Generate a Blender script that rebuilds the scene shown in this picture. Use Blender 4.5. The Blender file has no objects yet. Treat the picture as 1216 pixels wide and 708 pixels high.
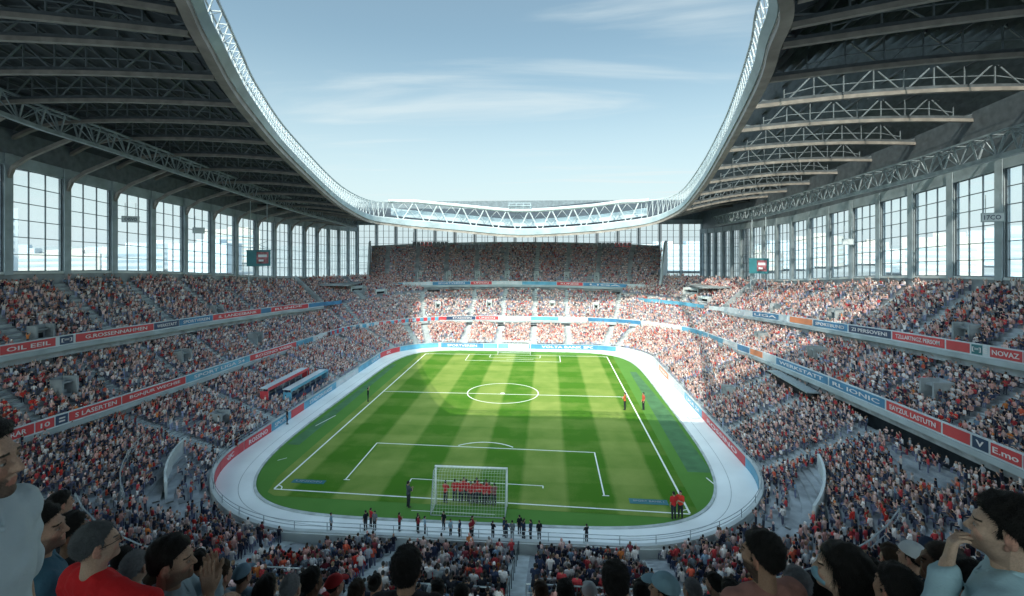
import bpy, bmesh, math, random
import numpy as np
from mathutils import Vector, Matrix, noise
random.seed(7); RNG=np.random.default_rng(11)
C=bpy.context.scene.collection
SC=bpy.context.scene
R=math.radians
CAM=np.array([0.,0.,20.5]); YAW=.075; FPX=565.
def px_of(x,y,z):
    c,s=math.cos(YAW),math.sin(YAW)
    d=-x*s+y*c; r=x*c+y*s
    return (608+FPX*r/d, 291+FPX*(20.5-z)/d, d) if d>.2 else (9e9,9e9,d)
# ---------------------------------------------------------------- tags
def tag(o,label=None,cat=None,group=None,kind=None):
    if label: o['label']=label
    if cat: o['category']=cat
    if group: o['group']=group
    if kind: o['kind']=kind
    return o
def empty(name,loc=(0,0,0),rz=0,**k):
    o=bpy.data.objects.new(name,None); C.objects.link(o); o.location=loc; o.rotation_euler=(0,0,rz)
    o.empty_display_size=.2
    return tag(o,**k)
def link(name,me,mats,parent=None,loc=None,rot=None,**k):
    o=bpy.data.objects.new(name,me)
    if mats is not None:
        for m in (mats if isinstance(mats,(list,tuple)) else [mats]): me.materials.append(m)
    C.objects.link(o)
    if parent: o.parent=parent
    if loc is not None: o.location=loc
    if rot is not None: o.rotation_euler=rot
    return tag(o,**k)
# ---------------------------------------------------------------- materials
def nmat(name):
    m=bpy.data.materials.new(name); m.use_nodes=True
    nt=m.node_tree; return m,nt,nt.nodes,nt.links,nt.nodes['Principled BSDF']
def mat(name,col,rough=.7,metal=0,nscale=3,namp=.15,bump=0,bscale=30,detail=4,spec=.4,coord='Object'):
    m,nt,N,L,b=nmat(name)
    b.inputs['Roughness'].default_value=rough; b.inputs['Metallic'].default_value=metal
    b.inputs['Specular IOR Level'].default_value=spec
    tc=N.new('ShaderNodeTexCoord')
    n=N.new('ShaderNodeTexNoise'); n.inputs['Scale'].default_value=nscale; n.inputs['Detail'].default_value=detail
    L.new(tc.outputs[coord],n.inputs['Vector'])
    r=N.new('ShaderNodeMapRange'); r.inputs['From Min'].default_value=.3; r.inputs['From Max'].default_value=.7
    r.inputs['To Min'].default_value=1-namp; r.inputs['To Max'].default_value=1+namp
    L.new(n.outputs['Fac'],r.inputs['Value'])
    mx=N.new('ShaderNodeVectorMath'); mx.operation='SCALE'; mx.inputs[0].default_value=col[:3]
    L.new(r.outputs['Result'],mx.inputs['Scale']); L.new(mx.outputs['Vector'],b.inputs['Base Color'])
    if bump:
        n2=N.new('ShaderNodeTexNoise'); n2.inputs['Scale'].default_value=bscale; n2.inputs['Detail'].default_value=5
        L.new(tc.outputs[coord],n2.inputs['Vector'])
        bp=N.new('ShaderNodeBump'); bp.inputs['Strength'].default_value=bump; bp.inputs['Distance'].default_value=.02
        L.new(n2.outputs['Fac'],bp.inputs['Height']); L.new(bp.outputs['Normal'],b.inputs['Normal'])
    return m
def objcol_mat(name,rough=.8,bump=.3,bscale=40,namp=.2,nscale=12):
    m,nt,N,L,b=nmat(name)
    b.inputs['Roughness'].default_value=rough; b.inputs['Specular IOR Level'].default_value=.2
    oi=N.new('ShaderNodeObjectInfo'); tc=N.new('ShaderNodeTexCoord')
    n=N.new('ShaderNodeTexNoise'); n.inputs['Scale'].default_value=nscale; n.inputs['Detail'].default_value=4
    L.new(tc.outputs['Object'],n.inputs['Vector'])
    r=N.new('ShaderNodeMapRange'); r.inputs['To Min'].default_value=1-namp; r.inputs['To Max'].default_value=1+namp
    L.new(n.outputs['Fac'],r.inputs['Value'])
    mx=N.new('ShaderNodeVectorMath'); mx.operation='SCALE'; L.new(oi.outputs['Color'],mx.inputs[0])
    L.new(r.outputs['Result'],mx.inputs['Scale']); L.new(mx.outputs['Vector'],b.inputs['Base Color'])
    n2=N.new('ShaderNodeTexNoise'); n2.inputs['Scale'].default_value=bscale; L.new(tc.outputs['Object'],n2.inputs['Vector'])
    bp=N.new('ShaderNodeBump'); bp.inputs['Strength'].default_value=bump; bp.inputs['Distance'].default_value=.01
    L.new(n2.outputs['Fac'],bp.inputs['Height']); L.new(bp.outputs['Normal'],b.inputs['Normal'])
    return m
def vcol_mat(name,rough=.75,bump=0,sss=0,spec=.25):
    m,nt,N,L,b=nmat(name)
    b.inputs['Roughness'].default_value=rough; b.inputs['Specular IOR Level'].default_value=spec
    a=N.new('ShaderNodeAttribute'); a.attribute_name='Col'
    L.new(a.outputs['Color'],b.inputs['Base Color'])
    if sss:
        b.inputs['Subsurface Weight'].default_value=sss; b.inputs['Subsurface Radius'].default_value=(.02,.008,.004)
    if bump:
        tc=N.new('ShaderNodeTexCoord'); n2=N.new('ShaderNodeTexNoise'); n2.inputs['Scale'].default_value=90
        L.new(tc.outputs['Object'],n2.inputs['Vector'])
        bp=N.new('ShaderNodeBump'); bp.inputs['Strength'].default_value=bump; bp.inputs['Distance'].default_value=.004
        L.new(n2.outputs['Fac'],bp.inputs['Height']); L.new(bp.outputs['Normal'],b.inputs['Normal'])
    return m
M={}
M['concrete']=mat('concrete',(.30,.33,.35),.85,nscale=.6,namp=.3,bump=.3,bscale=8)
M['terrace']=mat('terrace_concrete',(.33,.36,.385),.85,nscale=.8,namp=.35,bump=.3,bscale=8)
M['stair']=mat('stair_concrete',(.46,.51,.52),.85,nscale=1.2,namp=.25)
M['white_wall']=mat('painted_white_wall',(.55,.60,.61),.6,nscale=.7,namp=.12)
M['fascia']=mat('fascia_slab',(.36,.42,.45),.6,nscale=.4,namp=.2)
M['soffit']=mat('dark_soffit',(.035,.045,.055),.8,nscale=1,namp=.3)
M['steel']=mat('painted_grey_steel',(.12,.145,.165),.5,nscale=1.5,namp=.25)
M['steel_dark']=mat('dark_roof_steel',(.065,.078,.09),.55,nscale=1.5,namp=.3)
M['chord']=mat('bottom_chord_steel',(.21,.195,.18),.5,nscale=1.2,namp=.25)
M['beam_brown']=mat('weathered_edge_beam',(.27,.24,.22),.55,nscale=.7,namp=.3)
M['ring_white']=mat('white_lattice_steel',(.46,.50,.52),.45,nscale=1,namp=.15)
M['ring_blue']=mat('roof_edge_panel',(.34,.41,.45),.35,nscale=.5,namp=.2)
M['truss_grey']=mat('lattice_truss_paint',(.25,.30,.33),.5,nscale=1.5,namp=.25)
M['column']=mat('window_column_steel',(.33,.40,.44),.5,nscale=.8,namp=.2)
M['mullion']=mat('window_mullion',(.13,.16,.18),.5,nscale=2,namp=.2)
M['rail']=mat('galvanised_rail',(.33,.38,.41),.4,metal=.3,nscale=4,namp=.2)
M['rail_dark']=mat('dark_rail',(.06,.08,.09),.5,nscale=4,namp=.2)
M['white_line']=mat('line_paint',(.78,.82,.78),.8,nscale=5,namp=.1)
M['red']=mat('red_advert_vinyl',(.58,.06,.075),.45,nscale=.5,namp=.12)
M['blue']=mat('blue_advert_vinyl',(.06,.22,.40),.45,nscale=.5,namp=.25)
M['cyan']=mat('light_blue_advert_vinyl',(.12,.36,.52),.45,nscale=.5,namp=.25)
M['pale']=mat('white_advert_vinyl',(.58,.64,.68),.45,nscale=.5,namp=.15)
M['orange']=mat('orange_advert_vinyl',(.72,.25,.12),.45,nscale=.5,namp=.15)
M['navy']=mat('navy_advert_vinyl',(.03,.06,.13),.45,nscale=.5,namp=.2)
M['teal']=mat('teal_sign_paint',(.03,.16,.19),.45,nscale=.8,namp=.15)
M['letter']=mat('advert_lettering',(.72,.68,.70),.5,nscale=2,namp=.1)
M['black']=mat('black_paint',(.012,.014,.018),.5,nscale=3,namp=.2)
M['redpaint']=mat('red_paint',(.45,.03,.035),.45,nscale=3,namp=.2)
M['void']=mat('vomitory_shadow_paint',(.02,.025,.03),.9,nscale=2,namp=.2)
# ---------------------------------------------------------------- mesh batch
class MB:
    def __init__(s): s.v=[]; s.f=[]; s.n=0; s.mi=[]
    def add(s,v,f,mi=0):
        s.v.extend(v); s.f.extend([tuple(i+s.n for i in q) for q in f]); s.mi.extend([mi]*len(f)); s.n+=len(v)
    def box(s,c,d,rz=0,mi=0):
        x,y,z=[k/2 for k in d]; ca,sa=math.cos(rz),math.sin(rz)
        v=[(c[0]+a*x*ca-b*y*sa,c[1]+a*x*sa+b*y*ca,c[2]+e*z) for e in(-1,1) for b in(-1,1) for a in(-1,1)]
        s.add(v,[(0,2,3,1),(4,5,7,6),(0,1,5,4),(2,6,7,3),(0,4,6,2),(1,3,7,5)],mi)
    def bar(s,a,b,w,h=None,mi=0,up=(0,0,1)):
        h=h or w; a=Vector(a); b=Vector(b); d=(b-a)
        if d.length<1e-6: return
        d.normalize(); u=Vector(up)
        if abs(d.dot(u))>.98: u=Vector((1,0,0))
        x=d.cross(u).normalized()*w/2; y=x.cross(d).normalized()*h/2
        v=[p+sx*x+sy*y for p in(a,b) for sx,sy in((-1,-1),(1,-1),(1,1),(-1,1))]
        s.add([tuple(q) for q in v],[(0,1,2,3),(7,6,5,4),(0,4,5,1),(1,5,6,2),(2,6,7,3),(3,7,4,0)],mi)
    def tube(s,pts,r,n=8,mi=0,cap=True):
        pts=[Vector(p) for p in pts]; rings=[]
        for i,p in enumerate(pts):
            d=(pts[min(i+1,len(pts)-1)]-pts[max(i-1,0)]).normalized()
            u=Vector((0,0,1)) if abs(d.z)<.95 else Vector((1,0,0))
            x=d.cross(u).normalized(); y=x.cross(d)
            rr=r[i] if isinstance(r,(list,tuple)) else r
            rings.append([tuple(p+rr*(math.cos(2*math.pi*k/n)*x+math.sin(2*math.pi*k/n)*y)) for k in range(n)])
        v=[q for g in rings for q in g]; f=[]
        for i in range(len(pts)-1):
            for k in range(n):
                f.append((i*n+k,i*n+(k+1)%n,(i+1)*n+(k+1)%n,(i+1)*n+k))
        if cap: f+= [tuple(range(n))[::-1],tuple((len(pts)-1)*n+k for k in range(n))]
        s.add(v,f,mi)
    def sweep(s,pts,prof,normals,mi=0,closed=False):
        """profile of (out,up) points swept along pts with outward normals"""
        k=len(prof); v=[]
        for p,nn in zip(pts,normals):
            for (o,u) in prof: v.append((p[0]+nn[0]*o,p[1]+nn[1]*o,p[2]+u))
        f=[]; n=len(pts)
        for i in range(n if closed else n-1):
            j=(i+1)%n
            for a in range(k):
                b=(a+1)%k; f.append((i*k+a,i*k+b,j*k+b,j*k+a))
        if not closed: f+=[tuple(range(k))[::-1],tuple((n-1)*k+a for a in range(k))]
        s.add(v,f,mi)
    def mesh(s,name,smooth=False):
        me=bpy.data.meshes.new(name); me.from_pydata([tuple(map(float,q)) for q in s.v],[],s.f)
        me.polygons.foreach_set('material_index',s.mi)
        if smooth: me.polygons.foreach_set('use_smooth',[True]*len(s.f))
        me.update(); return me
    def build(s,name,mats,parent=None,smooth=False,fix=True,**k):
        me=s.mesh(name,smooth)
        if fix:
            bm=bmesh.new(); bm.from_mesh(me); bmesh.ops.recalc_face_normals(bm,faces=bm.faces); bm.to_mesh(me); bm.free()
        return link(name,me,mats,parent,**k)
def interp(t,tab):
    xs=[a for a,_ in tab]; ys=[b for _,b in tab]; return float(np.interp(t,xs,ys))
# ---------------------------------------------------------------- bowl curves
CXc=-6.0; HW=24.2; YN=33.0; YF=93.8
class Segs:
    def __init__(s,segs):
        s.segs=segs; s.len=[]; 
        for g in segs:
            s.len.append(math.dist(g[1],g[2]) if g[0]=='L' else abs(g[4]-g[3])*g[2])
        s.total=sum(s.len)
    def P(s,t,w=0):
        k=0
        while k<len(s.len)-1 and t>s.len[k]: t-=s.len[k]; k+=1
        g=s.segs[k]
        if g[0]=='L':
            (ax,ay),(bx,by)=g[1],g[2]; L=s.len[k]; dx,dy=(bx-ax)/L,(by-ay)/L
            nx,ny=-dy,dx
            return ax+dx*t+nx*w, ay+dy*t+ny*w, nx, ny, 1.0
        (cx,cy),r,a0,a1=g[1],g[2],g[3],g[4]
        a=a0+(a1-a0)*t/s.len[k]; nx,ny=math.cos(a),math.sin(a)
        return cx+nx*(r+w), cy+ny*(r+w), nx, ny, (r+w)/r
xl,xr=CXc-HW,CXc+HW; rn,rf=12.,10.; PI=math.pi
LOW=Segs([('L',(CXc,YN),(xl+rn,YN)),('A',(xl+rn,YN+rn),rn,-PI/2,-PI),('L',(xl,YN+rn),(xl,YF-rf)),
 ('A',(xl+rf,YF-rf),rf,PI,PI/2),('L',(xl+rf,YF),(xr-rf,YF)),('A',(xr-rf,YF-rf),rf,PI/2,0),
 ('L',(xr,YF-rf),(xr,YN+rn)),('A',(xr-rn,YN+rn),rn,0,-PI/2),('L',(xr-rn,YN),(CXc,YN))])
UYC=16.
UPC=Segs([('L',(xl,UYC),(xl,YF-rf)),('A',(xl+rf,YF-rf),rf,PI,PI/2),('L',(xl+rf,YF),(xr-rf,YF)),('A',(xr-rf,YF-rf),rf,PI/2,0),('L',(xr,YF-rf),(xr,UYC))])
# the two direction conventions both leave the outward normal on the left hand for lines: (-dy,dx)
def fixn():
    x,y,nx,ny,_=LOW.P(5); assert ny<0,(nx,ny)
    x,y,nx,ny,_=LOW.P(50); assert nx<0
fix_ok=True
tL=lambda Y:Y-UYC
tR=lambda Y:UPC.total-(Y-UYC)
ZF1=[(0,7.6),(15,7.05),(21,6.8),(32,6.35),(44,6.0),(62,5.15),(75.6,4.6),(84,5.0),(90,5.1),(105,5.1),(112,5.0),(119.7,4.95),(131.4,5.7),(137.4,6.1),(149.4,7.0),(160.4,7.6),(171.4,8.1),(181.4,8.5),(195.4,8.9)]
ZF2=[(0,12.7),(19,12.3),(26,12.1),(34,11.7),(45,11.2),(64,10.1),(71.5,9.3),(100,9),(124,9.0),(126.4,9.4),(141.4,10.7),(164,12.4),(176,13.2),(195.4,14.0)]
ZSILL=[(-30,18.6),(20,18.4),(40,18.0),(52,17.5),(62,16.8),(80,15.1),(100,13.5),(114,12.6),(128,12.3)]
ZTOP=[(-30,29.5),(20,29.3),(42,28.2),(49,27.4),(55,26.8),(61,26.3),(67,25.9),(80,24.9),(114,24.2),(128,24.2)]
class Tier:
    def __init__(s,cv,t0,t1,n,w0,w1,z0,z1,step=.8):
        s.cv=cv; s.t0,s.t1,s.n=t0,t1,n; s.w0,s.w1,s.z0,s.z1=w0,w1,z0,z1; s.step=step
        k=max(2,int((t1-t0)/step)); s.ts=[t0+(t1-t0)*i/k for i in range(k+1)]
    def row(s,t,i):
        a=i/s.n; w=s.w0(t)+(s.w1(t)-s.w0(t))*a; z=s.z0(t)+(s.z1(t)-s.z0(t))*a
        return w,z
    def mesh(s,name,mats,parent,lift=0):
        prof=[]
        for t in s.ts:
            x,y,nx,ny,_=s.cv.P(t,0); p=[]
            w,z=s.row(t,0); p.append((w,z-1.0))
            for i in range(s.n):
                w,z=s.row(t,i); w2,_=s.row(t,i+1); p+= [(w,z),(w2,z)]
            w,z=s.row(t,s.n); p+=[(w,z-.4),(w,z-2.5)]
            prof.append([(x+nx*a,y+ny*a,b+lift) for a,b in p])
        k=len(prof[0]); v=[q for g in prof for q in g]
        f=[(i*k+a,(i+1)*k+a,(i+1)*k+a+1,i*k+a+1) for i in range(len(prof)-1) for a in range(k-1)]
        me=bpy.data.meshes.new(name); me.from_pydata(v,[],f); me.update()
        return link(name,me,mats,parent)
    def stair(s,t,parent,width=1.15,i0=0,i1=None,rail=False):
        i1=i1 or s.n; b=MB(); x,y,nx,ny,_=s.cv.P(t,0); ang=math.atan2(ny,nx)
        for i in range(i0,i1):
            w,z=s.row(t,i); w2,z2=s.row(t,i+1); dw=w2-w; dz=z2-z
            b.box((x+nx*(w+dw*.27),y+ny*(w+dw*.27),z+.005),(dw*.5,width,.03),ang)
            b.box((x+nx*(w+dw*.75),y+ny*(w+dw*.75),z+dz*.25),(dw*.5,width,dz*.5+.01),ang)
        o=b.build('stairway',M['stair'],parent)
        if rail:
            b=MB(); pts=[]
            for i in range(i0,i1+1,1):
                w,z=s.row(t,i); p=(x+nx*w,y+ny*w,z+.95); pts.append(p)
                if i%2==0: b.bar((p[0],p[1],z-.1),p,.05)
            b.tube(pts,.03,6); b.build('handrail',M['rail_dark'],o)
        return o
CROWD_ROWS=[] # (x,y,z,facing angle)
BLOCK=[]      # (x,y,r) places without people
def seats(tier,i0=0,i1=None,aisles=(),aw=.75,occ=.96,dx=.34,skip=None):
    for i in range(i0,i1 or tier.n):
        t=tier.t0+.3
        while t<tier.t1-.3:
            w,z=tier.row(t,i); w2,z2=tier.row(t,i+1)
            wm=w+(w2-w)*.62
            x,y,nx,ny,sc=tier.cv.P(t,wm)
            t+=dx/sc*random.uniform(.94,1.06)
            if any(abs((t-a)*sc)<aw for a in aisles): continue
            if random.random()>occ-max(0,noise.noise(Vector((x*.21,y*.21,z*.3)))-.32)*2.2: continue
            if skip and skip(t,wm): continue
            if any((x-bx)**2+(y-by)**2<br*br for bx,by,br in BLOCK): continue
            CROWD_ROWS.append((x,y,z,math.atan2(-ny,-nx)))
# ---------------------------------------------------------------- ground, track, lawn, pitch
def sheet(name,pts,z,m,**k):
    me=bpy.data.meshes.new(name); me.from_pydata([(x,y,z) for x,y in pts],[],[tuple(range(len(pts)))]); me.update()
    return link(name,me,m,**k)
gm=mat('city_ground',(.22,.24,.25),.9,nscale=.01,namp=.3)
b=MB()  # ground as a big ring of quads to the horizon
sheet('ground',[(-9000,-6000),(9000,-6000),(9000,14000),(-9000,14000)],-2.6,gm,kind='structure')
def grass_mat(name,base,alt,stripes=True):
    m,nt,N,L,bs=nmat(name); bs.inputs['Roughness'].default_value=.85; bs.inputs['Specular IOR Level'].default_value=.15
    g=N.new('ShaderNodeNewGeometry'); sp=N.new('ShaderNodeSeparateXYZ'); L.new(g.outputs['Position'],sp.inputs[0])
    def stripe(sock,per,off):
        a=N.new('ShaderNodeMath'); a.operation='ADD'; a.inputs[1].default_value=off; L.new(sock,a.inputs[0])
        d=N.new('ShaderNodeMath'); d.operation='DIVIDE'; d.inputs[1].default_value=per; L.new(a.outputs[0],d.inputs[0])
        s=N.new('ShaderNodeMath'); s.operation='SINE'; mu=N.new('ShaderNodeMath'); mu.operation='MULTIPLY'; mu.inputs[1].default_value=2*PI
        L.new(d.outputs[0],mu.inputs[0]); L.new(mu.outputs[0],s.inputs[0])
        r=N.new('ShaderNodeMapRange'); r.inputs['From Min'].default_value=-.18; r.inputs['From Max'].default_value=.18
        L.new(s.outputs[0],r.inputs['Value']); return r.outputs['Result']
    n=N.new('ShaderNodeTexNoise'); n.inputs['Scale'].default_value=.35; n.inputs['Detail'].default_value=6; L.new(g.outputs['Position'],n.inputs['Vector'])
    n3=N.new('ShaderNodeTexNoise'); n3.inputs['Scale'].default_value=9; n3.inputs['Detail'].default_value=3; L.new(g.outputs['Position'],n3.inputs['Vector'])
    fac=None
    if stripes:
        sx=stripe(sp.outputs['X'],7.6,2.2); sy=stripe(sp.outputs['Y'],6.0,.8)
        a=N.new('ShaderNodeMath'); a.operation='MULTIPLY'; a.inputs[1].default_value=.44; L.new(sx,a.inputs[0])
        a2=N.new('ShaderNodeMath'); a2.operation='MULTIPLY'; a2.inputs[1].default_value=.14; L.new(sy,a2.inputs[0])
        ad=N.new('ShaderNodeMath'); ad.operation='ADD'; L.new(a.outputs[0],ad.inputs[0]); L.new(a2.outputs[0],ad.inputs[1])
        fac=ad
    r=N.new('ShaderNodeMapRange'); r.inputs['From Min'].default_value=.3; r.inputs['From Max'].default_value=.7; r.inputs['To Min'].default_value=-.16; r.inputs['To Max'].default_value=.16
    L.new(n.outputs['Fac'],r.inputs['Value'])
    r3=N.new('ShaderNodeMapRange'); r3.inputs['To Min'].default_value=-.12; r3.inputs['To Max'].default_value=.12; L.new(n3.outputs['Fac'],r3.inputs['Value'])
    t=N.new('ShaderNodeMath'); t.operation='ADD'; L.new(r.outputs['Result'],t.inputs[0]); L.new(r3.outputs['Result'],t.inputs[1])
    t2=N.new('ShaderNodeMath'); t2.operation='ADD'; t2.use_clamp=True; L.new(t.outputs[0],t2.inputs[0])
    if fac: L.new(fac.outputs[0],t2.inputs[1])
    else: t2.inputs[1].default_value=.4
    mx=N.new('ShaderNodeMix'); mx.data_type='RGBA'; mx.inputs['A'].default_value=(*base,1); mx.inputs['B'].default_value=(*alt,1)
    L.new(t2.outputs[0],mx.inputs['Factor']); L.new(mx.outputs['Result'],bs.inputs['Base Color'])
    n2=N.new('ShaderNodeTexNoise'); n2.inputs['Scale'].default_value=25; L.new(g.outputs['Position'],n2.inputs['Vector'])
    bp=N.new('ShaderNodeBump'); bp.inputs['Strength'].default_value=.5; bp.inputs['Distance'].default_value=.03; L.new(n2.outputs['Fac'],bp.inputs['Height']); L.new(bp.outputs['Normal'],bs.inputs['Normal'])
    return m
M['grass']=grass_mat('mown_striped_grass',(.058,.165,.012),(.31,.36,.10))
M['lawn']=grass_mat('border_grass',(.075,.20,.035),(.12,.27,.06),False)
M['track']=mat('pale_track_coating',(.84,.88,.89),.6,nscale=.25,namp=.08,detail=8)
M['turf_edge']=mat('grey_green_edge_mat',(.065,.17,.075),.8,nscale=.8,namp=.2)
def ring_pts(cv,w,n=260): return [cv.P(cv.total*i/n,w)[:2] for i in range(n)]
def sell(cx,cy,a,b0,b1,p0,p1,n=240):
    "rounded outline: near half exponent p0, far half p1"
    out=[]
    for i in range(n):
        th=2*PI*i/n; c,s=math.cos(th),math.sin(th); p=p0 if s<0 else p1; bb=b0 if s<0 else b1
        out.append((cx+a*math.copysign(abs(c)**(2/p),c), cy+bb*math.copysign(abs(s)**(2/p),s)))
    return out
sheet('running_track',[(x,y) for x,y in ring_pts(LOW,.4)],0,M['track'],kind='structure')
LAWN=sell(-6,63,21.3,28.3,28.4,5.0,5.5)
b=MB()
inner=[(x,y,.012) for x,y in LAWN]
b.add(inner,[tuple(range(len(inner)))[::-1]]); b.build('lawn_border',M['lawn'],kind='structure')
# kerb of the lawn and grooves in the track
def loop_normals(pts):
    n=len(pts); o=[]
    for i in range(n):
        a=pts[i-1]; c=pts[(i+1)%n]; dx,dy=c[0]-a[0],c[1]-a[1]; l=math.hypot(dx,dy) or 1; o.append((dy/l,-dx/l))
    return o
b=MB(); b.sweep([(x,y,0) for x,y in LAWN],[(-.05,0),(.16,0),(.16,.11),(-.05,.11)],loop_normals(LAWN),closed=True)
b.build('track_kerb',M['stair'],kind='structure')
gl=mat('track_groove',(.42,.46,.48),.8)
for off,wd in ((1.25,.05),):
    pts=[(x+nx*off,y+ny*off,.006) for (x,y),(nx,ny) in zip(LAWN,loop_normals(LAWN))]
    b=MB(); nn=loop_normals(LAWN); n=len(pts)
    v=[(p[0]+q[0]*e,p[1]+q[1]*e,.006) for p,q in zip(pts,nn) for e in(0,wd)]
    b.add(v,[(2*i,2*i+1,2*((i+1)%n)+1,2*((i+1)%n)) for i in range(n)]); b.build('track_lane_line',gl,kind='structure')
# grey-green mat strip on the right edge of the lawn
strip=[(12.6,44),(14.7,44),(14.9,60),(14.2,78),(13.2,78),(12.9,60)]
sheet('edge_matting',strip,.020,M['turf_edge'],kind='structure')
strip=[(-25.4,47),(-26.7,47),(-26.7,80),(-25.9,80)]
sheet('edge_matting',strip,.020,M['turf_edge'],kind='structure')
PX0,PX1,PY0,PY1=-22.9,10.8,37.4,88.2
sheet('football_pitch',[(PX0-.25,PY0+.4),(PX0+.6,PY0-.1),(PX1-.5,PY0-.9),(PX1+.7,PY0+.2),(PX1+1.1,PY1+1.0),(PX0-1.1,PY1+1.0),(PX0-.9,PY0+3)],.030,M['grass'],kind='structure')
Lm=MB()
def hline(x0,y0,x1,y1,w=.12):
    d=math.hypot(x1-x0,y1-y0); nx,ny=-(y1-y0)/d*w/2,(x1-x0)/d*w/2
    Lm.add([(x0+nx,y0+ny,.036),(x1+nx,y1+ny,.036),(x1-nx,y1-ny,.036),(x0-nx,y0-ny,.036)],[(0,1,2,3)])
def rectl(x0,y0,x1,y1,w=.12):
    h=w/2
    hline(x0-h,y0,x1+h,y0,w); hline(x0-h,y1,x1+h,y1,w); hline(x0,y0+h,x0,y1-h,w); hline(x1,y0+h,x1,y1-h,w)
hline(PX0,PY0+.9,PX1,PY0-.3,.14); hline(PX0,PY1,PX1,PY1,.14); hline(PX0,PY0+.97,PX0,PY1,.17); hline(PX1,PY0-.2,PX1,PY1,.17)
hline(PX0,65.0,PX1,65.0,.14)
def arc(cx,cy,rx,ry,a0,a1,n=64,w=.14):
    v=[];f=[]
    for i in range(n+1):
        a=a0+(a1-a0)*i/n
        for e in(-w/2,w/2): v.append((cx+(rx+e)*math.cos(a),cy+(ry+e)*math.sin(a),.040))
    Lm.add(v,[(2*i,2*i+1,2*i+3,2*i+2) for i in range(n)])
arc(-6.2,65.6,4.9,4.4,0,2*PI); arc(-6.2,65.3,.18,.18,0,2*PI,16,.3)
hline(-17.6,48.0,4.6,47.4); hline(-17.6,40.3,-17.6,48.06); hline(4.6,39.3,4.6,47.46); hline(-17.75,40.3,-17.2,40.3); hline(4.45,39.3,5.0,39.3)
hline(-11.9,40.9,-.4,40.5,.1); hline(-11.9,39.6,-11.9,40.9,.1); hline(-.4,40.1,-.4,40.5,.1)
arc(-6.3,44.6,4.4,4.4,PI*.28,PI*.72,24)
hline(-14.6,83.6,2.2,83.6); hline(-14.6,83.6,-14.6,PY1); hline(2.2,83.6,2.2,PY1)
hline(-10.6,86.2,-1.4,86.2,.1); hline(-10.6,86.2,-10.6,PY1,.1); hline(-1.4,86.2,-1.4,PY1,.1); hline(-7.4,84.9,-2.5,84.9,.1)
for cx,cy,a0 in((PX0,PY0+.9,0),(PX1,PY0-.3,PI/2),(PX0,PY1,-PI/2),(PX1,PY1,PI)): arc(cx,cy,.6,.6,a0,a0+PI/2,8,.1)
hline(-26.2,52,-25.4,55.4,.1); hline(-25.6,43.4,-25.0,44.0,.08); hline(14.3,41.5,13.9,43,.12); hline(-10.5,36.0,-4,35.9,.06)
Lm.build('pitch_markings',M['white_line'],kind='structure',fix=False)
# ---------------------------------------------------------------- text
def text_mesh(body,h,length,name,parent,m,loc,right,up,bold=.012):
    cu=bpy.data.curves.new(name,'FONT'); cu.body=body; cu.size=1; cu.extrude=.01; cu.offset=bold; cu.resolution_u=2
    o=bpy.data.objects.new(name,cu); C.objects.link(o); bpy.context.view_layer.update()
    me=bpy.data.meshes.new_from_object(o.evaluated_get(bpy.context.evaluated_depsgraph_get()))
    C.objects.unlink(o); bpy.data.objects.remove(o)
    co=np.array([v.co for v in me.vertices]); mn,mxx=co.min(0),co.max(0)
    rt=Vector(right).normalized(); u=Vector(up).normalized(); nn=rt.cross(u)
    sx=length/(mxx[0]-mn[0]); sy=h/(mxx[1]-mn[1])
    for v in me.vertices:
        a=(v.co.x-(mn[0]+mxx[0])/2)*sx; bb=(v.co.y-(mn[1]+mxx[1])/2)*sy
        v.co=Vector(loc)+rt*a+u*bb+nn*(v.co.z-mn[2])
    me.materials.clear(); me.update()
    return link(name,me,m,parent)
# ---------------------------------------------------------------- stands
far_ais=[96.15+7*k for k in range(-3,4)]
side_ais=[4.3+8.3*k for k in range(24)]
AIS_LOW=[a for a in side_ais if a<72 or a>126]+far_ais+[80.0,119.5]
wl=lambda s:0.35
def w1low(s): return interp(s,[(0,15),(13,15),(20.6,18),(22.6,15.4),(24.8,12.3),(26.9,10.4),(31,9.4),(75,8.8),(92,8.3),(107,8.3),(125,8.8),(168.5,9.4),(172.6,10.4),(174.7,12.3),(176.8,15.4),(178.9,18),(187,15),(199.5,15)])
def z0low(s): return interp(s%LOW.total,[(0,-.8),(11,-.8),(26,.6),(31,.75),(168,.75),(174,.6),(188,-.8),(199.5,-.8)])
def zlow(s,w): return z0low(s)+(z1low(s)-z0low(s))*(w-.35)/(w1low(s%LOW.total)-.35)
def z1low(s):
    s=s%LOW.total
    sl=interp(s,[(0,.37),(11,.37),(20,.41),(31,.41),(60,.36),(80,.31),(100,.29),(120,.33),(140,.42),(166,.49),(174,.43),(188,.37),(199.5,.37)])
    return z0low(s)+sl*(w1low(s)-.35)
lowT=Tier(LOW,0,LOW.total,24,wl,w1low,z0low,z1low)
low=empty('lower_stand',(CXc,YN,0),label='lowest ring of seating terraces running right round the running track',cat='grandstand')
low_off=low.location
def under(parent):  # geometry is built in world coordinates: keep it there
    return parent
class NearTier(Tier): pass
def child_fix(root):
    for o in bpy.data.objects:
        if o.parent==root: o.matrix_parent_inverse=Matrix.Translation(-root.location)
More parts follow.
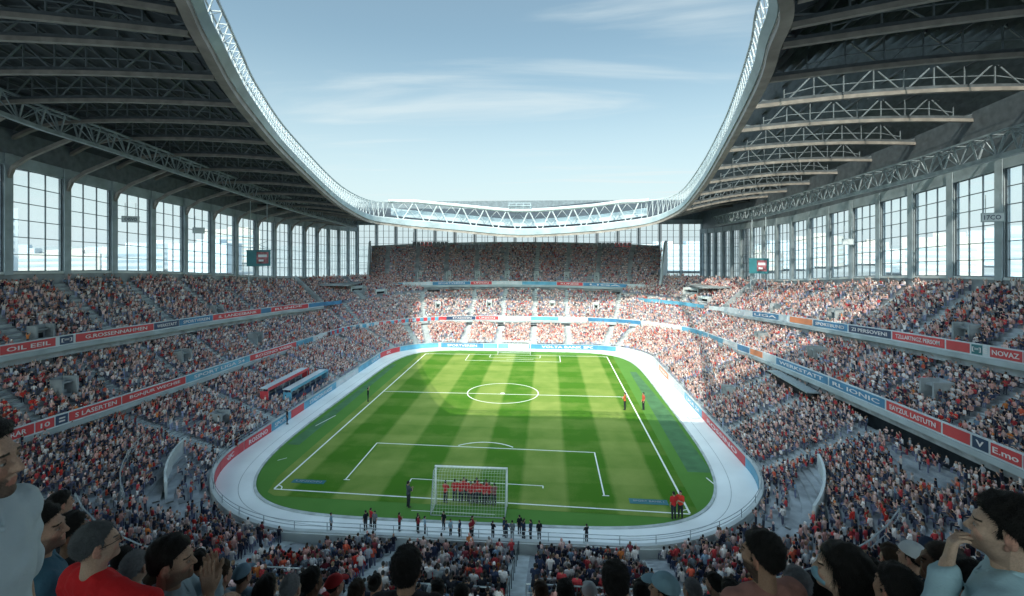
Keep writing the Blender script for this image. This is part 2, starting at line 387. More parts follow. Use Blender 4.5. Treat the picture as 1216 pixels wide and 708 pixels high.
# side + far part: 14 rows ; near part 26 rows -> two tiers joined at s=20
sA,sB=21.0,178.5
w_a=lambda s:w1low(s)
T_side=Tier(LOW,sA,sB,20,wl,w1low,z0low,z1low)
T_n1=Tier(LOW,0,sA,22,wl,w1low,z0low,z1low)
T_n2=Tier(LOW,sB,LOW.total,22,wl,w1low,z0low,z1low)
for T in(T_side,T_n1,T_n2): T.mesh('terrace',M['terrace'],low)
nearX=[195.5,4.3,12.6,20.2,187.2,179.6]
for a in AIS_LOW:
    if sA+1<a<sB-1: T_side.stair(a,low)
for a in(4.3,12.6): T_n1.stair(a,low,rail=False)
T_n2.stair(195.5,low,width=1.5,rail=True); T_n2.stair(187.2,low)
# front wall with a rail
b=MB(); n=330; pts=[LOW.P(LOW.total*i/n,0) for i in range(n)]
hw=lambda i:interp(LOW.total*i/n,[(0,.12),(12,.12),(24,.95),(176,.95),(188,.12),(199.5,.12)])
v=[]
for i,p in enumerate(pts):
    for o_,z_ in((.02,-1.2),(.34,-1.2),(.34,hw(i)),(.02,hw(i))): v.append((p[0]+p[2]*o_,p[1]+p[3]*o_,z_))
b.add(v,[(i*4+a,i*4+(a+1)%4,((i+1)%n)*4+(a+1)%4,((i+1)%n)*4+a) for i in range(n) for a in range(4)])
b.build('front_wall',M['white_wall'],low)
b=MB()
for i in range(0,n,4):
    p=pts[i]; x,y=p[0]+p[2]*.18,p[1]+p[3]*.18; b.bar((x,y,hw(i)-.1),(x,y,hw(i)+.6),.045)
for z in(.32,.6): b.tube([(p[0]+p[2]*.18,p[1]+p[3]*.18,z+hw(i)) for i,p in enumerate(pts)]+[(pts[0][0]+pts[0][2]*.18,pts[0][1]+pts[0][3]*.18,z+hw(0))],.024,6)
b.build('safety_rail',M['rail'],low)
# cross aisle parapets in the two near corners and rails across the near rows
def parapet(s0,s1,w,h,th,name,m,zoff=0,T=None):
    b=MB(); k=max(6,int((s1-s0)/.5)); P=[];Nn=[]
    for i in range(k+1):
        s=s0+(s1-s0)*i/k; x,y,nx,ny,_=LOW.P(s%LOW.total,w); z=zlow(s,w)+zoff
        P.append((x,y,z)); Nn.append((nx,ny))
    b.sweep(P,[(-th/2,-.5),(th/2,-.5),(th/2,h),(-th/2,h)],Nn)
    return b.build(name,m,low)
parapet(21.5,28,3.3,1.05,.18,'aisle_parapet',M['white_wall'])
parapet(171.8,177.8,4.4,1.05,.18,'aisle_parapet',M['white_wall'])
def railrun(s0,s1,w,h=1.0):
    b=MB(); k=max(6,int((s1-s0)/1.2)); P=[]
    for i in range(k+1):
        s=(s0+(s1-s0)*i/k)%LOW.total; x,y,nx,ny,_=LOW.P(s,w); z=zlow(s,w); b.bar((x,y,z-.3),(x,y,z+h),.05); P.append((x,y,z+h))
    b.tube(P,.045,6); b.tube([(p[0],p[1],p[2]-.45) for p in P],.03,6)
    b.build('crowd_rail',M['rail'],low)
railrun(5,20,8.5); railrun(178,194.6,9.0); railrun(-3.2,3.4,9.8); railrun(20,27,6.0)
# middle stand
w0m=lambda t:9.35
def w1m(t): return 16.2
def z0m(t): return interp(t,ZF1)-.95
def z1m(t):
    return interp(t,[(0,10.9),(19,10.6),(34,9.9),(45,9.45),(64,8.6),(71.5,8.0),(77,9.2),(84,10.3),(90,10.45),(105,10.45),(112,10.2),(119,9.2),(124,8.4),(131,8.6),(141.4,9.2),(164,10.6),(176,11.4),(195.4,12.2)])
midT=Tier(UPC,0,UPC.total,14,w0m,w1m,z0m,z1m)
mid=empty('middle_stand',(CXc,YF,4),label='middle balcony tier curving right round the bowl above the first advertising ribbon',cat='grandstand')
midT.mesh('terrace',M['terrace'],mid)
AIS_MID=[97.7-3.55+7*k for k in range(-3,4)]+[7.5*k+4 for k in range(10)]+[191.4-7.5*k for k in range(10)]
def fascia_sweep(cv,t0,t1,zf,w,parent,depth=7.0,slab=.42,bh=.95,name='fascia_slab',lip=.12):
    n=max(8,int((t1-t0)/.8)); P=[];Nn=[]
    for i in range(n+1):
        t=t0+(t1-t0)*i/n; x,y,nx,ny,_=cv.P(t,w); P.append((x,y,zf(t))); Nn.append((nx,ny))
    b=MB(); b.sweep(P,[(0,-bh),(.16,-bh),(.16,0),(0,0)],Nn); b.build('balustrade',M['pale'],parent)
    b=MB(); b.sweep(P,[(-lip,-bh-slab),(.5,-bh-slab),(.5,-bh-.003),(-lip,-bh-.003)],Nn); b.build(name,M['fascia'],parent)
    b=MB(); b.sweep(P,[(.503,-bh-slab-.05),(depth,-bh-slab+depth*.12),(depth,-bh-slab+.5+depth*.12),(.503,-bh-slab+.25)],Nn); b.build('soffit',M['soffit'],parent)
zf1=lambda t:interp(t,ZF1); zf2=lambda t:interp(t,ZF2)
fascia_sweep(UPC,0,UPC.total,zf1,9.0,mid)
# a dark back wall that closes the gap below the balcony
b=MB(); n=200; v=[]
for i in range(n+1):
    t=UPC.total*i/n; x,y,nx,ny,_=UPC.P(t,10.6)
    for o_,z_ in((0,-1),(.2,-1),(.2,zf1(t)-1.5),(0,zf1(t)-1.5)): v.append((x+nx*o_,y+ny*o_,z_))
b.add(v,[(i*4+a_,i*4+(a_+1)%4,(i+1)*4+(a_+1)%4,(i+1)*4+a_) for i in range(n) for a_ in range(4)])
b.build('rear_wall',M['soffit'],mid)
for a in AIS_MID: midT.stair(a,mid,width=.8)
# corner terraces rising to the windows
cor=[]
for (a0,a1,lab) in((69.5,80.5,'far left corner terrace filled with spectators below the tall windows'),(115,126,'far right corner terrace filled with spectators below the tall windows')):
    r=empty('corner_stand',(UPC.P((a0+a1)/2,16)[0],UPC.P((a0+a1)/2,16)[1],8),label=lab,cat='grandstand')
    T=Tier(UPC,a0,a1,19,lambda t:16.2,lambda t:25.5,z1m,lambda t:13.0,step=.5); T.mesh('terrace',M['terrace'],r); cor.append((T,r))
    T.stair((a0+a1)/2,r); T.root=r
# upper stands
w0u=lambda t:14.85
w1u=lambda t:21.5
def z1u(t):
    Y=UYC+t if t<80 else UYC+(UPC.total-t)
    return interp(Y,ZSILL)-1.15
def mk_upper(t0,t1,lab):
    r=empty('upper_stand',(UPC.P((t0+t1)/2,18)[0],UPC.P((t0+t1)/2,18)[1],12),label=lab,cat='grandstand')
    T=Tier(UPC,t0,t1,14,w0u,w1u,lambda t:zf2(t)-.95,z1u); T.mesh('terrace',M['terrace'],r)
    fascia_sweep(UPC,t0,t1,zf2,14.5,r)
    T.root=r
    for te in(t0,t1):   # end wall
        x,y,nx,ny,_=UPC.P(te,0); v=[]
        for w,z in((14.6,zf2(te)-1.4),(21.5,zf2(te)-2.4),(21.5,z1u(te)+1.0),(14.6,zf2(te)+.1)): v.append((x+nx*w,y+ny*w,z))
        b=MB(); tx,ty=ny*.1,-nx*.1
        b.add([(q[0]+tx,q[1]+ty,q[2]) for q in v]+[(q[0]-tx,q[1]-ty,q[2]) for q in v],[(0,1,2,3),(7,6,5,4),(0,4,5,1),(1,5,6,2),(2,6,7,3),(3,7,4,0)])
        b.build('end_wall',M['concrete'],r)
    return T
upL=mk_upper(0,70.5,'left upper tier of seats under the tall windows in shade')
upR=mk_upper(125,UPC.total,'right upper tier of seats under the tall windows, mostly sunlit')
AIS_UL=[6+8.2*k for k in range(8)]; AIS_UR=[UPC.total-6-8.2*k for k in range(8)]
for a in AIS_UL: upL.stair(a,upL.root)
for a in AIS_UR: upR.stair(a,upR.root)
# far top stand
class Straight:
    total=67.
    def P(s,t,w=0):
        x0=-42+t; x=-8.5+(x0+8.5)*(1+.010*w); bow=.0006*(x0+8.5)**2
        return x,110+w-bow,0.,1.,1.
STR=Straight()
topT=Tier(STR,0,67,20,lambda t:.5,lambda t:11.5,lambda t:11.25-.0007*(t-33.5)**2,lambda t:20.45-.0009*(t-33.5)**2)
top=empty('end_stand',(-8.5,110,12),label='high single stand across the far end, under the lattice truss',cat='grandstand')
topT.root=top; topT.mesh('terrace',M['terrace'],top)
zft=lambda t:12.15-.0007*(t-33.5)**2
fascia_sweep(STR,0,67,zft,0,top,depth=6,slab=.5,bh=.85)
AIS_TOP=[32.4+7*k for k in range(-4,5)]
for a in AIS_TOP: topT.stair(a,top,width=.85)
for te,sg in((0,-1),(67,1)):      # white fin walls
    b=MB(); v=[]
    for w,z in((-.8,zft(te)-2.2),(13.2,zft(te)+2),(13.2,21.6),(9.5,21.0),(-.8,zft(te)+.6)):
        x,y,_,_,_=STR.P(te,w); v.append((x+sg*.35,y,z))
    k=len(v); b.add([(q[0]-.25,q[1],q[2]) for q in v]+[(q[0]+.25,q[1],q[2]) for q in v],[tuple(range(k)),tuple(range(k,2*k))[::-1]]+[(i,(i+1)%k,k+(i+1)%k,k+i) for i in range(k)])
    b.build('side_fin',M['white_wall'],top)
b=MB(); P=[(STR.P(t,11.9)[0],STR.P(t,11.9)[1],20.3-.0009*(t-33.5)**2) for t in range(0,68,2)]
b.sweep(P,[(0,-9),(.25,-9),(.25,1.0),(0,1.0)],[(0,1)]*len(P)); b.build('rear_wall',M['fascia'],top)
# vomitories
def vomitory(T,t,i,root,wd=1.8,rows=3,m='concrete'):
    w,z=T.row(t,i); w2,z2=T.row(t,i+rows); x,y,nx,ny,_=T.cv.P(t,0); ang=math.atan2(ny,nx)
    b=MB(); zt=z2+.5; tx,ty=-ny,nx
    def bx(wc,dc,zc,dw,dt,dz,mi=0): b.box((x+nx*wc+tx*dc,y+ny*wc+ty*dc,zc),(dw,dt,dz),ang,mi)
    wm=(w+w2)/2; dw=w2-w
    for sg in(-1,1): bx(wm,sg*wd/2,(z+zt)/2,dw,.18,zt-z+.6)
    bx(w2,0,(z+zt)/2,.18,wd,zt-z+.6); bx(wm+.15,0,zt-.12,dw-.5,wd-.2,.14)
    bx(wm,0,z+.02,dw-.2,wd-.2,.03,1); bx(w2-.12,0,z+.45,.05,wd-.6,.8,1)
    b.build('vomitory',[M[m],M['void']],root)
    c=T.cv.P(t,wm); BLOCK.append((c[0],c[1],max(wd,dw)*.62))
midT.root=mid
for Yv in(38.5,52,66): vomitory(midT,tL(Yv),4,mid,1.3)
for Yv in(39.5,56,70): vomitory(midT,tR(Yv),4,mid,1.3)
for a in(81.5,90.6,104.7,113): vomitory(midT,a,5,mid,1.1,2,'white_wall')
for Yv in(40,63): vomitory(upL,tL(Yv),1,upL.root,1.5,2)
for Yv in(42,60,75): vomitory(upR,tR(Yv),2,upR.root,1.5,2)
for a in AIS_TOP[1:-1]: vomitory(topT,a,3,top,.9,2,'white_wall')
for a in(33,154): vomitory(T_side,a,6,low,1.2,3)
for T,r in cor: vomitory(T,(T.t0+T.t1)/2,5,r,3.4,3,'white_wall'); vomitory(T,(T.t0+T.t1)/2+1.6,1,r,2.4,2,'white_wall')
# near stand we stand on
near=empty('near_stand',(0,2,16),label='near upper terrace in the foreground where the closest spectators stand',cat='grandstand')
def yfront(x): return 4.6+.62*max(0,abs(x+1)-2.0) if abs(x)<14 else 4.6+.62*12
b=MB()
def floorz(y): 
    i=math.floor((y+4)/.8); return 18.7-.62*(-4+.8*i+.4)
xs=[-30+1.0*i for i in range(61)]
for i in range(0,22):
    y0=-4+.8*i; z=floorz(y0+.01)
    X=[x for x in xs if yfront(x)>=y0]
    for x in X:
        b.box((x+.5,y0+.4,z-.35),(1.0,.8,.7))
b.build('terrace',M['terrace'],near)
# ---------------------------------------------------------------- advertising ribbons
def YatL(px,X=-39.2):
    r=(px-608)/FPX; dx=r*math.cos(YAW)-math.sin(YAW); dy=r*math.sin(YAW)+math.cos(YAW); return X*dy/dx
def ribbon(cv,t0,t1,zf,w,parent,m,h=.74,off=.03,txt=None,tl=.7,th=.50,name='advert_panel',tm='letter'):
    if t1<t0: t0,t1=t1,t0
    n=max(2,int((t1-t0)/.8)); P=[];Nn=[]
    for i in range(n+1):
        t=t0+(t1-t0)*i/n; x,y,nx,ny,_=cv.P(t,w-off); P.append((x,y,zf(t)-.09)); Nn.append((nx,ny))
    b=MB(); b.sweep(P,[(0,-h),(off-.004,-h),(off-.004,0),(0,0)],Nn)
    o=b.build(name,M[m],parent)
    if txt:
        tc=(t0+t1)/2; x,y,nx,ny,_=cv.P(tc,w-off-.006); d=.5; a=cv.P(tc-d,w); c=cv.P(tc+d,w)
        rt=Vector((c[0]-a[0],c[1]-a[1],zf(tc+d)-zf(tc-d)))
        up=Vector((0,0,1)); nn=Vector((-nx,-ny,0)); up=nn.cross(rt).normalized()
        text_mesh(txt,h*th,(t1-t0)*tl,'lettering',o,M[tm],(x,y,zf(tc)-.09-h/2),rt,up)
    return o
tYL=lambda px,X=-39.2:tL(YatL(px,X)); tYR=lambda px,X=27.2:tR(YatL(px,X))
# first ribbon, left
root=mid
for p0,p1,m,tx in((-60,2,'red','OIL ZEIL'),(2,42,'red','RAR'),(42,66,'red','10'),(66,82,'navy','='),(82,145,'red','S LASERTEN'),(145,221,'red','BONJUR WECHSE'),(221,297,'cyan','SPORT LIGA 24'),(297,352,'red','ROSSINO WERK'),(352,372,'cyan',None),(372,392,'pale','BALTO'),(392,412,'cyan',None),(412,432,'red','RUNDE')):
    ribbon(UPC,tYL(p0),tYL(p1)-.12,zf1,9.0,root,m,txt=tx,tl=.8 if tx and len(tx)>3 else .5)
# around the far end
for a,c,m,tx in((66,71,'red',None),(71.1,76,'pale','VOLTA'),(76.1,82,'cyan',None),(82.1,88,'navy','STADION'),(88.1,93,'red','UNION'),(93.1,100,'pale','VOLTA BANK'),(100.1,106,'cyan',None),(106.1,112,'pale','MARATHON'),(112.1,118,'blue',None),(118.1,123,'pale','BALTO'),(123.1,128,'cyan',None)):
    ribbon(UPC,a,c,zf1,9.0,root,m,txt=tx)
for p0,p1,m,tx in((1290,1216,'red','OIL ZEIL'),(1216,1177,'red','E.mo'),(1176,1155,'navy','V'),(1154,1120,'red',None),(1119,1053,'red','EAYZUL LASTUTN'),(1052,985,'blue','RL IONIC'),(984,922,'blue','WERKSTATT'),(921,907,'pale',None),(906,891,'orange',None),(890,876,'blue',None),(875,860,'pale','BALTO'),(859,842,'cyan',None)):
    a,c=tYR(p1),tYR(p0); a,c=min(a,c),max(a,c)
    if a<128.1: a=128.1
    if c-a>.5: ribbon(UPC,a,c-.12,zf1,9.0,root,m,txt=tx,tl=.85 if tx and len(tx)>3 else .5)
# second ribbon
XL=-44.7; XR=32.7
for p0,p1,m,tx in((-50,0,'red','BONJUR'),(0,67,'red','OIL EEIL'),(71,88,'navy','[=]'),(90,183,'red','G.ROSSENNAHMEN'),(183,213,'navy','WERKSTATT'),(213,253,'blue','SPORTVEREIN'),(253,310,'red','IL LANDESBANK'),(310,322,'blue',None),(322,362,'red','RUNDE'),(362,374,'blue',None)):
    ribbon(UPC,tYL(p0,XL),tYL(p1,XL)-.1,zf2,14.5,upL.root,m,txt=tx,tl=.8)
for p0,p1,m,tx in((1270,1216,'red','LASTUTN'),(1216,1176,'red','NOVAZ'),(1175,1168,'pale','E'),(1168,1154,'teal','[=]'),(1153,1124,'red',None),(1123,1060,'red','TZLLARTNGZ PERSOM'),(1059,1008,'navy','ZI PERSOVENI'),(1007,966,'blue','SPORTBUND'),(965,938,'orange',None),(936,926,'pale',None),(925,894,'blue','LIGA'),(893,868,'pale','BALTO'),(867,852,'cyan',None)):
    a,c=tYR(p1,XR),tYR(p0,XR); a,c=min(a,c),max(a,c)
    ribbon(UPC,a,c-.1,zf2,14.5,upR.root,m,txt=tx,tl=.85)
# top stand ribbon
for a,c,m,tx in((0.3,8,'cyan',None),(8.1,15,'pale','VOLTA'),(15.1,24,'blue','SPORTVEREIN'),(24.1,29,'red','UNION'),(29.1,36,'pale','BALTO'),(36.1,44,'cyan',None),(44.1,50,'red','RUNDE'),(50.1,60,'blue','LIGA'),(60.1,66.7,'pale','VOLTA')):
    ribbon(STR,a,c,zft,0,top,m,h=.72,txt=tx)
# pitch side boards on the track wall
zt=lambda t:1.02
def sL(Y): return 31.05+(Y-45)
for a,c,m,tx in((22.2,26.6,'red',None),(26.7,31.3,'red','UNION'),(31.4,36,'red','ROSSINO'),(36.1,40,'cyan','SPORT'),(40.1,43,'red',None),(43.1,52,'cyan','STADION KASSE'),(52.1,60,'pale','BALTO WERKE'),(60.1,65,'cyan',None),(65.1,70,'cyan','LIGA'),(70.1,76,'red','UNION'),(76.1,84,'cyan',None),(84.5,93,'blue','SPORTVEREIN'),(93.1,98,'cyan',None),(102,119,'blue','VOLTA BANK SPORT'),(126,132,'pale',None),(134,140,'orange','UNION'),(140.1,146,'pale','BALTO'),(148.5,155.6,'cyan','LIGA 24'),(155.7,168,'red','ROSSINO'),(168.1,172.4,'cyan',None)):
    ribbon(LOW,a,c,zt,0,low,m,h=.9,txt=tx,name='pitchside_board')
for r_ in(low,mid,top,upL.root,upR.root,cor[0][1],cor[1][1],near): child_fix(r_)
# ---------------------------------------------------------------- window walls
def glass_mat():
    m=bpy.data.materials.new('hazy_window_glass'); m.use_nodes=True; nt=m.node_tree; N=nt.nodes; L=nt.links; N.clear()
    o=N.new('ShaderNodeOutputMaterial'); mx=N.new('ShaderNodeMixShader'); mx2=N.new('ShaderNodeMixShader')
    t=N.new('ShaderNodeBsdfTransparent'); t.inputs[0].default_value=(.93,.96,.97,1)
    g=N.new('ShaderNodeBsdfGlossy'); g.inputs['Roughness'].default_value=.05
    tr=N.new('ShaderNodeBsdfTranslucent'); tr.inputs[0].default_value=(.88,.93,.95,1)
    fr=N.new('ShaderNodeFresnel'); fr.inputs[0].default_value=1.08
    tc=N.new('ShaderNodeTexCoord'); n=N.new('ShaderNodeTexNoise'); n.inputs['Scale'].default_value=.6; L.new(tc.outputs['Object'],n.inputs['Vector'])
    r=N.new('ShaderNodeMapRange'); r.inputs['To Min'].default_value=.06; r.inputs['To Max'].default_value=.20; L.new(n.outputs['Fac'],r.inputs['Value'])
    L.new(r.outputs['Result'],mx.inputs[0]); L.new(t.outputs[0],mx.inputs[1]); L.new(tr.outputs[0],mx.inputs[2])
    L.new(fr.outputs[0],mx2.inputs[0]); L.new(mx.outputs[0],mx2.inputs[1]); L.new(g.outputs[0],mx2.inputs[2]); L.new(mx2.outputs[0],o.inputs[0])
    return m
M['glass']=glass_mat()
def window_wall(A,B,marks,zs,zt_,lab,cols=3,rows=6,base=0.,grp=None):
    """A->B line; marks=column positions along it"""
    A=Vector(A);B=Vector(B); d=(B-A).normalized(); nrm=Vector((-d.y,d.x)); ang=math.atan2(d.y,d.x)
    root=empty('window_wall',(A.x,A.y,0),label=lab,cat='window wall')
    pos=lambda m:A+d*m
    b=MB()
    for m0,m1 in zip(marks[:-1],marks[1:]):
        p,q=pos(m0),pos(m1)
        for (za,zb,th) in((lambda m:base,lambda m:zs(m)-.25,.3),):
            v=[]
            for e in(-th/2,th/2):
                for pp,mm in((p,m0),(q,m1)):
                    for z in(za(mm),zb(mm)): v.append((pp.x+nrm.x*e,pp.y+nrm.y*e,z))
            b.add(v,[(0,1,3,2),(4,6,7,5),(0,4,5,1),(2,3,7,6),(1,5,7,3),(0,2,6,4)])
    b.build('plinth_wall',M['concrete'],root)
    b=MB(); c=MB(); up_=MB()
    for m0,m1 in zip(marks[:-1],marks[1:]):
        p,q=pos(m0),pos(m1); b.bar((p.x,p.y,zs(m0)-.12),(q.x,q.y,zs(m1)-.12),.55,.24)
        c.bar((p.x,p.y,zt_(m0)+.55),(q.x,q.y,zt_(m1)+.55),.5,1.1)
    for m0,m1 in zip(marks[:-1],marks[1:]):
        p,q=pos(m0),pos(m1); zz=[(p,zt_(m0)+1.102),(q,zt_(m1)+1.102)]; v=[]
        for e in(-.12,.12):
            for pp,z_ in zz:
                for dz in(0,5.2): v.append((pp.x+nrm.x*e,pp.y+nrm.y*e,z_+dz))
        up_.add(v,[(0,1,3,2),(4,6,7,5),(0,4,5,1),(2,3,7,6),(1,5,7,3),(0,2,6,4)])
    up_.build('upper_panel',M['steel'],root)
    b.build('sill',M['white_wall'],root); c.build('head_beam',M['column'],root)
    for mm in marks:
        p=pos(mm); b=MB(); z0,z1=zs(mm)-.3,zt_(mm)+1.1
        cw=1 if len(marks)<99 and rows<8 else .45; b.box((p.x,p.y,(z0+z1)/2),(.62*cw,.30,z1-z0),ang); 
        for e in(-.33,.33): b.box((p.x+nrm.x*e,p.y+nrm.y*e,(z0+z1)/2),(.74*cw,.05,z1-z0+.004),ang)
        b.build('column',M['column'],root)
    for m0,m1 in zip(marks[:-1],marks[1:]):
        a0,a1=m0+.42,m1-.42
        if a1-a0<1: continue
        b=MB(); g=MB()
        for i in range(cols+1):
            mm=a0+(a1-a0)*i/cols; p=pos(mm); w=.16 if i in(0,cols) else .08
            b.bar((p.x,p.y,zs(mm)+.003),(p.x,p.y,zt_(mm)-.003),w,.12)
        for j in range(rows+1):
            f=j/rows; p,q=pos(a0),pos(a1); za=zs(a0)+(zt_(a0)-zs(a0))*f; zb=zs(a1)+(zt_(a1)-zs(a1))*f
            b.bar((p.x,p.y,za),(q.x,q.y,zb),.1,.16 if j in(0,rows) else .07)
        f=b.build('window',M['mullion'],root)
        p,q=pos(a0),pos(a1)
        g.add([(p.x,p.y,zs(a0)),(q.x,q.y,zs(a1)),(q.x,q.y,zt_(a1)),(p.x,p.y,zt_(a0))],[(0,1,2,3)]); g.build('pane',M['glass'],f,fix=False)
    child_fix(root); return root
YL=[42+5.62*k for k in range(-4,16)]
zsL=lambda m:interp(m+YL[0],ZSILL); ztL=lambda m:interp(m+YL[0],ZTOP)
window_wall((-52,YL[0]),(-52,YL[-1]),[y-YL[0] for y in YL],zsL,ztL,'left row of tall gridded windows between dark steel columns')
YR=[45.1+5.15*k for k in range(-5,17)]
zsR=lambda m:interp(m+YR[0],ZSILL)-.15; ztR=lambda m:interp(m+YR[0],ZTOP)-.7
window_wall((40,YR[0]),(40,YR[-1]),[y-YR[0] for y in YR],zsR,ztR,'right row of tall gridded windows between dark steel columns')
XB=[-52+5.41*k for k in range(0,18)]
zb=lambda m:12.3; ztb=lambda m:26.0
window_wall((-52,YL[-1]+.4),(40,YL[-1]+.4),[x+52 for x in XB],zb,ztb,'end row of tall gridded windows behind the far top stand',rows=8)
# concourse floors in the far corners
b=MB()
b.box((-47,112,11.9),(9.4,27,.3)); b.box((35,112,11.9),(9.4,27,.3)); b.box((-6,124.8,11.6),(72,3,.3))
cf=b.build('concourse_floor',M['concrete'],kind='structure')
# ---------------------------------------------------------------- roof
RC=[((-6,21,37),(-6,-22)),((-14,21.0,36.6),(-22,-22)),((-19,22.6,35.3),(-52.6,-22)),((-20.8,26,34.0),(-52.6,14)),((-21.5,28.5,32.8),(-52.6,26)),
((-23,32.3,32.1),(-52.6,32.3)),((-25,37.5,31.7),(-52.6,37.5)),((-29.5,50.6,30.8),(-52.6,50.6)),((-33.5,70,28.0),(-52.6,70)),((-34.5,80,26.4),(-52.6,81)),
((-34,88,25.1),(-52.6,94)),((-30.5,91.8,24.5),(-52.6,110)),((-26,93.3,24.0),(-52.6,126.6)),((-18,93.9,23.3),(-24,127.8)),((-6,94.1,22.3),(-6,127.8)),
((6,94.0,22.8),(12,127.8)),((14,93.4,23.6),(40.6,127.8)),((20,92,24.6),(40.6,110)),((22.8,88,25.9),(40.6,95)),((23.5,82,27.1),(40.6,84)),
((22,67.5,29.4),(40.6,67.5)),((19,50.7,31.4),(40.6,50.7)),((15,34.6,31.8),(40.6,34.6)),((13.3,29,32.2),(40.6,27)),((12,24.9,32.8),(40.6,14)),((9,22.5,34.8),(40.6,-22)),((2,21.3,36.5),(10,-22))]
def crom(P,k):
    n=len(P); out=[]
    for i in range(n):
        p0,p1,p2,p3=[np.array(P[(i+j)%n],float) for j in(-1,0,1,2)]
        for a in range(k):
            u=a/k; out.append(.5*((2*p1)+(-p0+p2)*u+(2*p0-5*p1+4*p2-p3)*u*u+(-p0+3*p1-3*p2+p3)*u**3))
    return out
KR=8
RIN=crom([r for r,_ in RC],KR)
NR=len(RIN)
def lin(P,k):
    n=len(P); return [np.array(P[i],float)*(1-a/k)+np.array(P[(i+1)%n],float)*(a/k) for i in range(n) for a in range(k)]
ROUT=lin([o for _,o in RC],KR)
def zwall(x,y): 
    if y<0: return 31.0
    base=interp(y,ZTOP)+1.9
    base+=.6
    if x>-6: base+=2.2*min(1,(x+6)/20)
    return base+ (1.6 if y>120 else 0)
def roofpt(i,v,up=0.):
    "v=0 at the wall, 1 at the opening; underside of the girders, up lifts to the deck"
    i=i%NR; i0=int(i)%NR; f=i-int(i); i1=(i0+1)%NR
    a=RIN[i0]*(1-f)+RIN[i1]*f; o=ROUT[i0]*(1-f)+ROUT[i1]*f
    x=o[0]+(a[0]-o[0])*v; y=o[1]+(a[1]-o[1])*v
    zw=zwall(o[0],o[1]); wide=math.dist(o,a[:2]); bulge=min(1.0,wide*.035)
    q=min(1,v/.25); q=q*(2-q)
    z=zw+(a[2]+.5-zw)*q+(-.5)*max(0,(v-.25)/.75) if a[2]>zw else zw+(a[2]-zw)*v
    z+=.45*math.sin(PI*v)
    if up: z+=up*(.3+.7*min(1,v*5))*(1 if v<.8 else 1-(v-.8)/.2*.75)
    return np.array((x,y,z))
roof=empty('stadium_roof',(-6,60,30),label='dark trussed roof canopy ringing the large oval opening to the sky',cat='roof')
UP=2.3
iL0,iR0=5*KR,22*KR   # first straight station on each side
# deck: a solid sheet, except the right side, where added blades let the sun in
nv=16
def deck(i0,i1,name,m,step=1):
    b=MB(); idx=list(range(i0,i1+1,step)); v=[]
    for i in idx:
        for j in range(nv+1): v.append(tuple(roofpt(i,j/nv,UP)))
    k=nv+1
    b.add(v,[(a*k+j,a*k+j+1,(a+1)*k+j+1,(a+1)*k+j) for a in range(len(idx)-1) for j in range(nv)])
    o=b.build(name,m,roof,fix=False)
    md=o.modifiers.new('t','SOLIDIFY'); md.thickness=.12
    return o
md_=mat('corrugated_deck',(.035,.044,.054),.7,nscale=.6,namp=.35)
iA=int(18.2*KR); iB=int(23.5*KR)
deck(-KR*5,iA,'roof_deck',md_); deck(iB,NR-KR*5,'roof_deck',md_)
# unseen overhang added outside the left wall to keep sun off its windows
b=MB(); b.add([(-52.6,-22,31.9),(-52.6,126,25.7),(-57.2,126,25.3),(-57.2,-22,31.5)],[(0,1,2,3)]); o=b.build('added_sun_eave',md_,roof); o.modifiers.new('t','SOLIDIFY').thickness=.15
# blades: louvres added to pass sunlight while hiding the sky, along the roof's length
SX,SY=.20,.935
def right_v(x,y):
    "station and v for a plan point on the right side"
    best=None
    for i in range(iA-2,iB+2):
        a0,a1=RIN[i],RIN[i+1]; o0,o1=ROUT[i],ROUT[i+1]
        # y of the line at x
        def yy(a,o): v=(x-o[0])/(a[0]-o[0]); return o[1]+(a[1]-o[1])*v,v
        ya,va=yy(a0,o0); yb,vb=yy(a1,o1)
        if (ya-y)*(yb-y)<=0 and ya!=yb:
            f=(y-ya)/(yb-ya); v=va+(vb-va)*f
            if 0<=v<=1: return i+f,v
    return None
x=13.5; dep=1.15
bl=MB()
while x<40.3:
    prev=None; y=21.0
    while y<97:
        q=right_v(x,y)
        if q:
            z=roofpt(q[0],q[1],UP)[2]
            cur=[(x-SX*dep/2,y,z+dep/2),(x+SX*dep/2,y,z-dep/2)]
            if prev: bl.add([prev[0],cur[0],cur[1],prev[1]],[(0,1,2,3)])
            prev=cur
        else: prev=None
        y+=2.1
    x+=.85 if x<31 else .5
o=bl.build('added_sun_louvres',M['steel_dark'],roof,fix=False); o['kind']='stuff'
# girders
def girder(i,m_ch=M['chord'],m_w=M['steel'],n=12,v0=0.01,v1=.985):
    b=MB(); vs=[v0+(v1-v0)*k/n for k in range(n+1)]
    lo=[roofpt(i,v) for v in vs]; hi=[roofpt(i,v,UP-.15) for v in vs]
    for a,c in zip(lo[:-1],lo[1:]): b.bar(a,c,.36,.30,0)
    for a,c in zip(lo[:-1],lo[1:]): b.bar(a+np.array((0,0,.17)),c+np.array((0,0,.17)),.12,.5,2)
    for a,c in zip(hi[:-1],hi[1:]): b.bar(a,c,.16,.16,2)
    md=[(p+q)/2 for p,q in zip(lo,hi)]
    for a,c in zip(md[1:-2],md[2:-1]): b.bar(a,c,.06,.07,1)
    for k in range(1,n):
        b.bar(lo[k],hi[k],.09,.09,1)
        if k%2: b.bar(lo[k],hi[k-1],.10,.10,1); b.bar(lo[k],hi[k+1],.10,.10,1)
    return b.build('girder',[m_ch,m_w,M['steel_dark']],roof,fix=False)
def station(y,side):
    rng=range(2*KR,11*KR) if side<0 else range(17*KR,25*KR)
    for i in rng:
        a,c=ROUT[i][1],ROUT[i+1][1]
        if (a-y)*(c-y)<=0 and a!=c: return i+(y-a)/(c-a)
